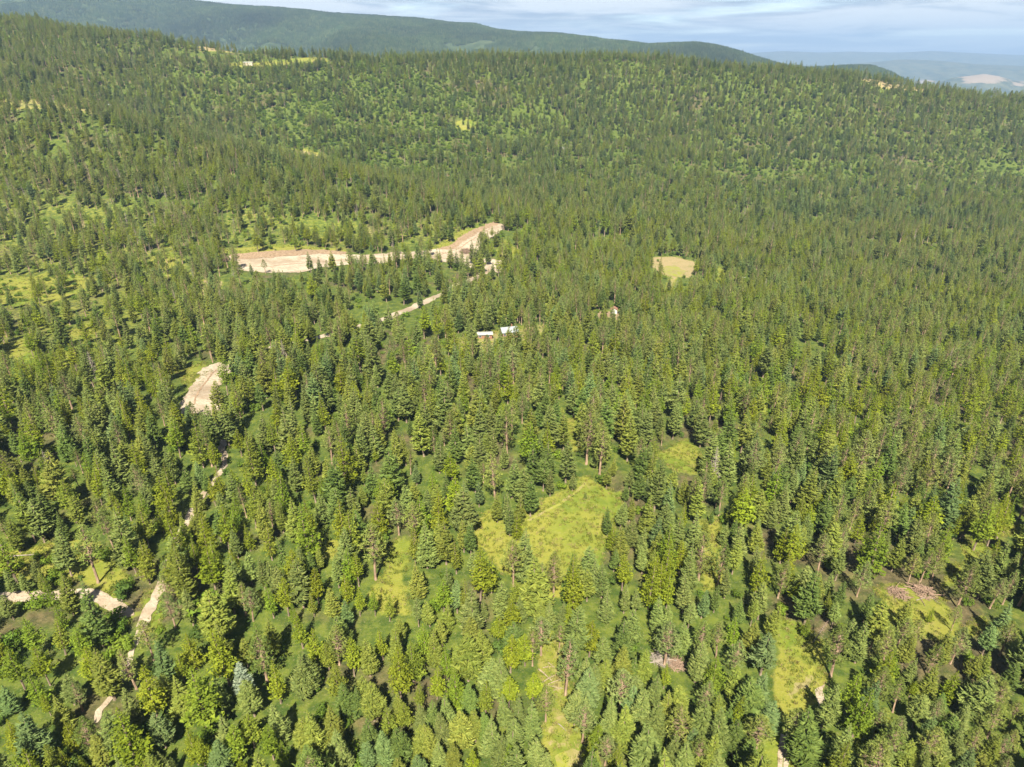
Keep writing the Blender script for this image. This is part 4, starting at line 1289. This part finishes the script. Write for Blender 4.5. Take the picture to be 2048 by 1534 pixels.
# rough grass in the openings: uncountable tufts
tuft_src = []
for i in range(5):
    random.seed(700 + i)
    mb = MB()
    for k in range(22):
        a = rv(0, 6.28); q = math.sqrt(rv(0, 1)) * 0.5
        b = Vector((q * math.cos(a), q * math.sin(a), 0)); d = Vector((rv(-1, 1), rv(-1, 1), 0)) * 0.3
        sd_ = Vector((-d.y, d.x, 0)).normalized() * rv(0.04, 0.09)
        mb.tri(b - sd_, b + d + Vector((0, 0, rv(0.4, 1.0))), b + sd_)
    tuft_src.append((mb.mesh('grass_tuft', M_LEAF), None))
tl = []
GT = [('g', (0.100, 0.118, 0.018)), ('g', (0.084, 0.108, 0.015)), ('g', (0.128, 0.128, 0.026)), ('g', (0.150, 0.130, 0.050)), ('g', (0.072, 0.096, 0.014))]
for pts, dr, den in CLEAR:
    if den > 0.3 or dr > 0.7:
        continue
    wp = [ground_at(a, min(b, 1640)) for a, b in pts]
    xs = [q[0] for q in wp]; ys = [q[1] for q in wp]
    if min(ys) > 560:
        continue
    area = (max(xs) - min(xs)) * (max(ys) - min(ys))
    n_ = int(min(9000, area / (1.1 if min(ys) < 260 else 3.0)))
    gx_ = rng.uniform(min(xs), max(xs), n_); gy_ = rng.uniform(min(ys), max(ys), n_)
    gz_ = terr(gx_, gy_); a_, b_, _ = proj(gx_, gy_, gz_)
    kk = fbm(gx_ / 7, gy_ / 7, 3, 141)
    ok_ = (sdist(pts, a_, b_) > -6) & (kk > -0.45)
    for x, y, z, q in zip(gx_[ok_], gy_[ok_], gz_[ok_], kk[ok_]):
        if np.min((RP[:, 0] - x) ** 2 + (RP[:, 1] - y) ** 2 - RW ** 2) < 0.3:
            continue
        h_ = random.uniform(0.22, 0.62) * (1.4 if q > 0.5 else 1)
        tl.append(dict(x=x, y=y, z=z + 0.05, rz=random.uniform(0, 6.28), w=random.uniform(0.6, 1.5), h=h_, var=random.randrange(5),
                       tone=random.choices(GT, (0.34, 0.26, 0.2, 0.12 + dr, 0.08))[0]))
scatter('meadow_grass', tl, tuft_src, None)
print('tufts', len(tl))

# far wood on the mountain: clumps of small trees
clumps = []
for i in range(4):
    random.seed(600 + i)
    mb = MB()
    for k in range(16):
        x, y, h = rv(-16, 16), rv(-16, 16), rv(10, 19)
        r = h * 0.17
        a0 = rv(0, 6)
        for (z0, z1, rr) in ((0.08, 0.62, 1.0), (0.42, 1.0, 0.66)):
            for j in range(5):
                a, b = a0 + j * 2 * PI / 5, a0 + (j + 1) * 2 * PI / 5
                q = rv(0.75, 1.2)
                mb.tri((x + r * rr * q * math.cos(a), y + r * rr * q * math.sin(a), h * z0 * rv(0.7, 1.3)), (x + r * rr * q * math.cos(b), y + r * rr * q * math.sin(b), h * z0), (x + rv(-.3, .3), y, h * z1))
    clumps.append((mb.mesh('far_clump', M_NEEDLE), None))
fl = []
nR, nC = MZ.shape
cand = []
for _ in range(60000):
    i = random.uniform(18, nR - 22); j = random.uniform(60, nC - 2)
    a, b = int(i), int(j); u, v = i - a, j - b
    g = lambda A: (A[a, b] * (1 - u) + A[a + 1, b] * u) * (1 - v) + (A[a, b + 1] * (1 - u) + A[a + 1, b + 1] * u) * v
    cand.append((g(MX), g(MY), g(MZ)))
cand = np.array(cand)
cpx, cpy, _ = proj(cand[:, 0], cand[:, 1], cand[:, 2])
gapn = fbm(cand[:, 0] / 330, cand[:, 1] / 330, 4, 121)
ok = (cpx > -80) & (cpx < 2100) & (gapn < 0.80)
for x, y, z in cand[ok]:
    s = random.uniform(0.8, 1.25)
    g_ = 1.0 + 0.35 * float(fbm(x / 420, y / 420, 3, 131))
    fl.append(dict(x=x, y=y, z=z - 1.0, rz=random.uniform(0, 6.28), w=s, h=s, var=random.randrange(4), tone=('far', [q * g_ for q in random.choice([(0.034, 0.056, 0.020), (0.052, 0.072, 0.026), (0.026, 0.046, 0.017)])])))
scatter('mountain_forest', fl, clumps, None)

# ------------------------------------------------------------------ fallen logs and brush heaps
def tilepx(tile, zx, zy):
    return tile[0] + zx * K, tile[1] + zy * K


def fallen_log(tile, a, b, r, mat, label, stubs=5):
    x0, y0 = ground_at(*tilepx(tile, *a)); x1, y1 = ground_at(*tilepx(tile, *b))
    z0, z1 = float(terr(x0, y0)) + r * 0.8, float(terr(x1, y1)) + r * 0.7
    L = math.dist((x0, y0, z0), (x1, y1, z1))
    root = empty('fallen_log', (x0, y0, z0))
    root.rotation_euler = Vector((x1 - x0, y1 - y0, z1 - z0)).to_track_quat('Z', 'Y').to_euler()
    tag(root, label, 'log', 'fallen logs')
    mb = MB()
    k = 5
    for i in range(k):
        u, v = i / k, (i + 1) / k
        mb.tube((0.06 * math.sin(5 * u), 0, L * u), (0.06 * math.sin(5 * v), 0, L * v), 0.72 * r * (1 - 0.55 * u), 0.72 * r * (1 - 0.55 * v), 8, 0, cap=i in (0, k - 1))
    mesh_obj('trunk', mb.mesh('log_trunk', mat, True), root)
    mb = MB()
    for i in range(stubs):
        z = rv(0.35, 0.95) * L; an = rv(0, 2 * PI)
        mb.tube((0, 0, z), (math.cos(an) * rv(0.3, 0.9), math.sin(an) * rv(0.3, 0.9), z + rv(0.1, 0.5)), r * 0.22, r * 0.06, 4)
    mesh_obj('branch_stubs', mb.mesh('branch_stubs', mat), root)


random.seed(31)
B4, B5, A7, A1, A6 = (900, 1234), (1200, 1234), (1748, 934), (0, 934), (1500, 934)
fallen_log(B4, (905, 555), (1042, 656), 0.26, M_LOG, 'thick bare log slanting through the crossed logs below the meadow')
fallen_log(B4, (918, 692), (1125, 572), 0.20, M_LOG, 'long pale log crossing under the thick slanting log')
fallen_log(B4, (1000, 712), (1132, 650), 0.18, M_LOG, 'short pale log just below the crossed logs, rising to the right')
fallen_log(B4, (948, 522), (1072, 516), 0.15, M_LOG, 'thin level log above the crossed logs')
fallen_log(B4, (1002, 482), (1072, 526), 0.14, M_LOG, 'thin slanting log touching the level log above the crossed logs')
fallen_log(B4, (1018, 222), (1140, 214), 0.17, M_LOG, 'lone level log in the thin wood below the meadow')
fallen_log(B4, (1105, 1115), (1190, 1178), 0.15, M_DEAD, 'bleached branch lying in the grassy lane at bottom centre')
fallen_log(B4, (930, 710), (1160, 742), 0.15, M_LOG, 'thin log lying lowest of the crossed logs')
fallen_log(B4, (1060, 772), (1150, 735), 0.12, M_LOG, 'short thin log at the lower right end of the crossed logs')
fallen_log(B5, (520, 384), (672, 342), 0.15, M_LOG, 'thin pale log above the grey brush heap')
fallen_log(A7, (450, 1310), (522, 1428), 0.17, M_RUST, 'reddish log pointing down from the reddish brush heap')
fallen_log(A7, (430, 1372), (642, 1308), 0.16, M_DEAD, 'grey log lying across below the reddish brush heap')
fallen_log(A7, (560, 1328), (672, 1408), 0.15, M_DEAD, 'grey log slanting away right of the reddish brush heap')
fallen_log(A1, (105, 925), (385, 905), 0.28, M_DEAD, 'long bleached log in the shrubby opening at far left')
fallen_log(A6, (290, 1420), (450, 1532), 0.22, M_PBARK, 'brown log lying at the top of the lower right glade')


def brush_heap(px_, py_, rad, hgt, mat, label, n=26, loose=150):
    x, y = ground_at(px_, py_)
    root = empty('brush_heap', (x, y, float(terr(x, y))))
    tag(root, label, 'brush heap', 'heaps of felled brush')

    def stick(mb, L, r):
        a, e = rv(0, 2 * PI), rv(-0.1, 0.35)
        q = math.sqrt(rv(0, 1)) * rad * 0.8; b = rv(0, 2 * PI)
        top = hgt * max(0.1, 1 - (q / rad) ** 2)
        c = Vector((q * math.cos(b), q * math.sin(b), rv(0.1, 1.0) * top))
        d = Vector((math.cos(a) * math.cos(e), math.sin(a) * math.cos(e), math.sin(e)))
        mb.tube(c - d * L / 2, c + d * L / 2, r, r * 0.4, 5)
    for i in range(n):
        mb = MB(); stick(mb, rad * rv(0.7, 1.5), rv(0.09, 0.17) * min(1.6, rad / 4 + 0.4))
        mesh_obj('branch', mb.mesh('heap_branch', mat), root)
    mb = MB()
    for i in range(loose):
        stick(mb, rad * rv(0.25, 0.8), rv(0.03, 0.07) * min(1.6, rad / 4 + 0.4))
    tag(mesh_obj('brushwood', mb.mesh('brushwood', mat), root), kind='stuff')


brush_heap(440, 522, 7.5, 3.2, M_RUST, 'rusty brush heap at the left end of the long pale gravel cut', 34, 260)
brush_heap(932, 505, 6.0, 3.6, M_RUST, 'round rusty brush heap on the pale gravel at the road fork', 34, 260)
brush_heap(1846, 1186, 3.4, 1.2, M_RUST, 'reddish brush heap under the tall pines at right', 24, 160)
brush_heap(1795, 1190, 3.2, 0.8, M_RUST, 'low dull brush heap left of the reddish one', 20, 160)
brush_heap(1320, 1322, 2.6, 0.8, M_DEAD, 'grey brush heap beside a thin pale log in the wood', 20, 140)
brush_heap(1352, 1334, 2.2, 0.7, M_RUST, 'rusty brush heap just right of the grey heap', 18, 140)
brush_heap(425, 585, 6.0, 1.6, M_RUST, 'low brown brush heap on the slope below the gravel cut', 20, 160)

# ------------------------------------------------------------------ cabins and sheds
M_ROOFG = plain_mat('grey_metal_roof', (0.15, 0.165, 0.18), 0.55, 0.3, 0.12)
M_ROOFW = plain_mat('white_metal_roof', (0.22, 0.22, 0.215), 0.6, 0.3, 0.06)
M_ROOFR = plain_mat('red_brown_roof', (0.16, 0.085, 0.06), 0.7, 0.3, 0.2)
M_WHITE = plain_mat('white_paint', (0.32, 0.315, 0.30), 0.6, 0.3, 0.05)
M_CREAM = plain_mat('cream_paint', (0.30, 0.265, 0.20), 0.7, 0.3, 0.06)
M_REDW = plain_mat('red_brown_boards', (0.15, 0.075, 0.05), 0.8, 0.2, 0.2)
M_GLASS = plain_mat('dark_window_glass', (0.04, 0.05, 0.06), 0.08, 0.6, 0.1)
M_DOOR = plain_mat('brown_door', (0.16, 0.09, 0.05), 0.6, 0.3, 0.2)


def cabin(name, cat, px_, py_, L, W, H, pitch, rz, wall_m, roof_m, label, chimney=False):
    x, y = ground_at(px_, py_)
    zz = [float(terr(x + a * L / 2, y + b * W / 2)) for a in (-1, 1) for b in (-1, 1)]
    root = empty(name, (x, y, max(zz) - 0.3), rz)
    tag(root, label, cat, 'buildings in the wood')
    mb = MB(); mb.box((0, 0, H / 2 - 1.0), (L, W, H + 2.0))
    rise = W / 2 * pitch
    b = len(mb.v)
    for sx in (-1, 1):                                # gables
        mb.tri((sx * L / 2, -W / 2, H), (sx * L / 2, W / 2, H), (sx * L / 2, 0, H + rise))
    mesh_obj('wall', mb.mesh('cabin_wall', wall_m), root)
    mb = MB(); e = 0.5; th = 0.14
    for s in (-1, 1):
        a0 = Vector((-L / 2 - e, s * (W / 2 + e), H - e * pitch)); a1 = Vector((L / 2 + e, s * (W / 2 + e), H - e * pitch))
        r0 = Vector((-L / 2 - e, 0, H + rise)); r1 = Vector((L / 2 + e, 0, H + rise)); up = Vector((0, 0, th))
        g = Vector((0, 0, 0.02))
        for q in ((a0 + up, a1 + up, r1 + up, r0 + up), (a0 + g, r0 + g, r1 + g, a1 + g), (a0 + g, a1 + g, a1 + up, a0 + up), (a0 + g, a0 + up, r0 + up, r0 + g), (a1 + g, r1 + g, r1 + up, a1 + up)):
            mb.quad(*q)
    roof = mesh_obj('roof', mb.mesh('cabin_roof', roof_m), root)
    if chimney:
        mb = MB(); mb.box((L * 0.2, W * 0.15, H + rise + 0.3), (0.6, 0.6, 1.6))
        mesh_obj('chimney', mb.mesh('chimney', M_REDW), roof)
    mb = MB(); mb.box((-L * 0.15, -W / 2 - 0.02, 1.05), (0.95, 0.08, 2.1))
    mesh_obj('door', mb.mesh('door', M_DOOR), root)
    for wx in ((0.22, -0.36) if L > 6 else (0.25,)):
        mb = MB(); mb.box((L * wx, -W / 2 - 0.02, 1.55), (1.3, 0.08, 1.1))
        f = mesh_obj('window', mb.mesh('window_frame', M_WHITE), root)
        mb = MB(); mb.box((L * wx, -W / 2 - 0.07, 1.55), (1.1, 0.05, 0.9))
        mesh_obj('pane', mb.mesh('pane', M_GLASS), f)
    return root


cabin('cabin', 'cabin', 1018, 672, 8, 6, 2.8, 0.55, 0.25, M_REDW, M_ROOFG, 'red-brown cabin with grey metal roof half hidden by trees', True)
cabin('shed', 'shed', 970, 677, 7, 3.4, 2.4, 0.12, 0.1, M_REDW, M_ROOFW, 'low red-brown shed with a pale flat roof left of the cabin')
cabin('shed', 'shed', 1228, 627, 3.2, 3.6, 3.0, 0.6, 1.45, M_WHITE, M_ROOFR, 'small white shed beside bare brown earth')
cabin('shed', 'shed', 1486, 562, 6.5, 4.0, 2.6, 0.12, 0.15, M_WHITE, M_ROOFW, 'white shed roof showing between the trees right of the tan knoll')
cabin('shed', 'shed', 1518, 578, 6.0, 4.0, 2.8, 0.35, -0.3, M_WHITE, M_ROOFG, 'grey roofed hut lower right of the white shed roof')
cabin('house', 'house', 497, 131, 16, 6, 3.2, 0.30, 0.05, M_CREAM, M_ROOFW, 'long cream house high on the far slope below the bare ridge')
cabin('house', 'house', 1127, 302, 11, 7, 3.5, 0.35, -0.2, M_WHITE, M_ROOFW, 'small white house in the far valley beyond the spur')
cabin('house', 'house', 222, 218, 9, 6, 3.2, 0.35, 0.2, M_WHITE, M_ROOFG, 'white house at the end of the grassy shelf on the left hill')

# ------------------------------------------------------------------ haze: the air between here and the far hills
mh = bpy.data.materials.new('summer_haze')
mh.use_nodes = True
t = NT(mh.node_tree)
pv = t.add('ShaderNodeVolumePrincipled')
pv.inputs['Color'].default_value = (0.23, 0.345, 0.55, 1)
pv.inputs['Density'].default_value = 0.00007
pv.inputs['Anisotropy'].default_value = 0.0
o = t.add('ShaderNodeOutputMaterial')
t.link(pv.outputs[0], o.inputs['Volume'])
mb = MB()
mb.box((0, 16500, 150), (76000, 36000, 1120))
hz = tag(mesh_obj('haze', mb.mesh('haze', mh)), kind='stuff')
hz.display_type = 'WIRE'
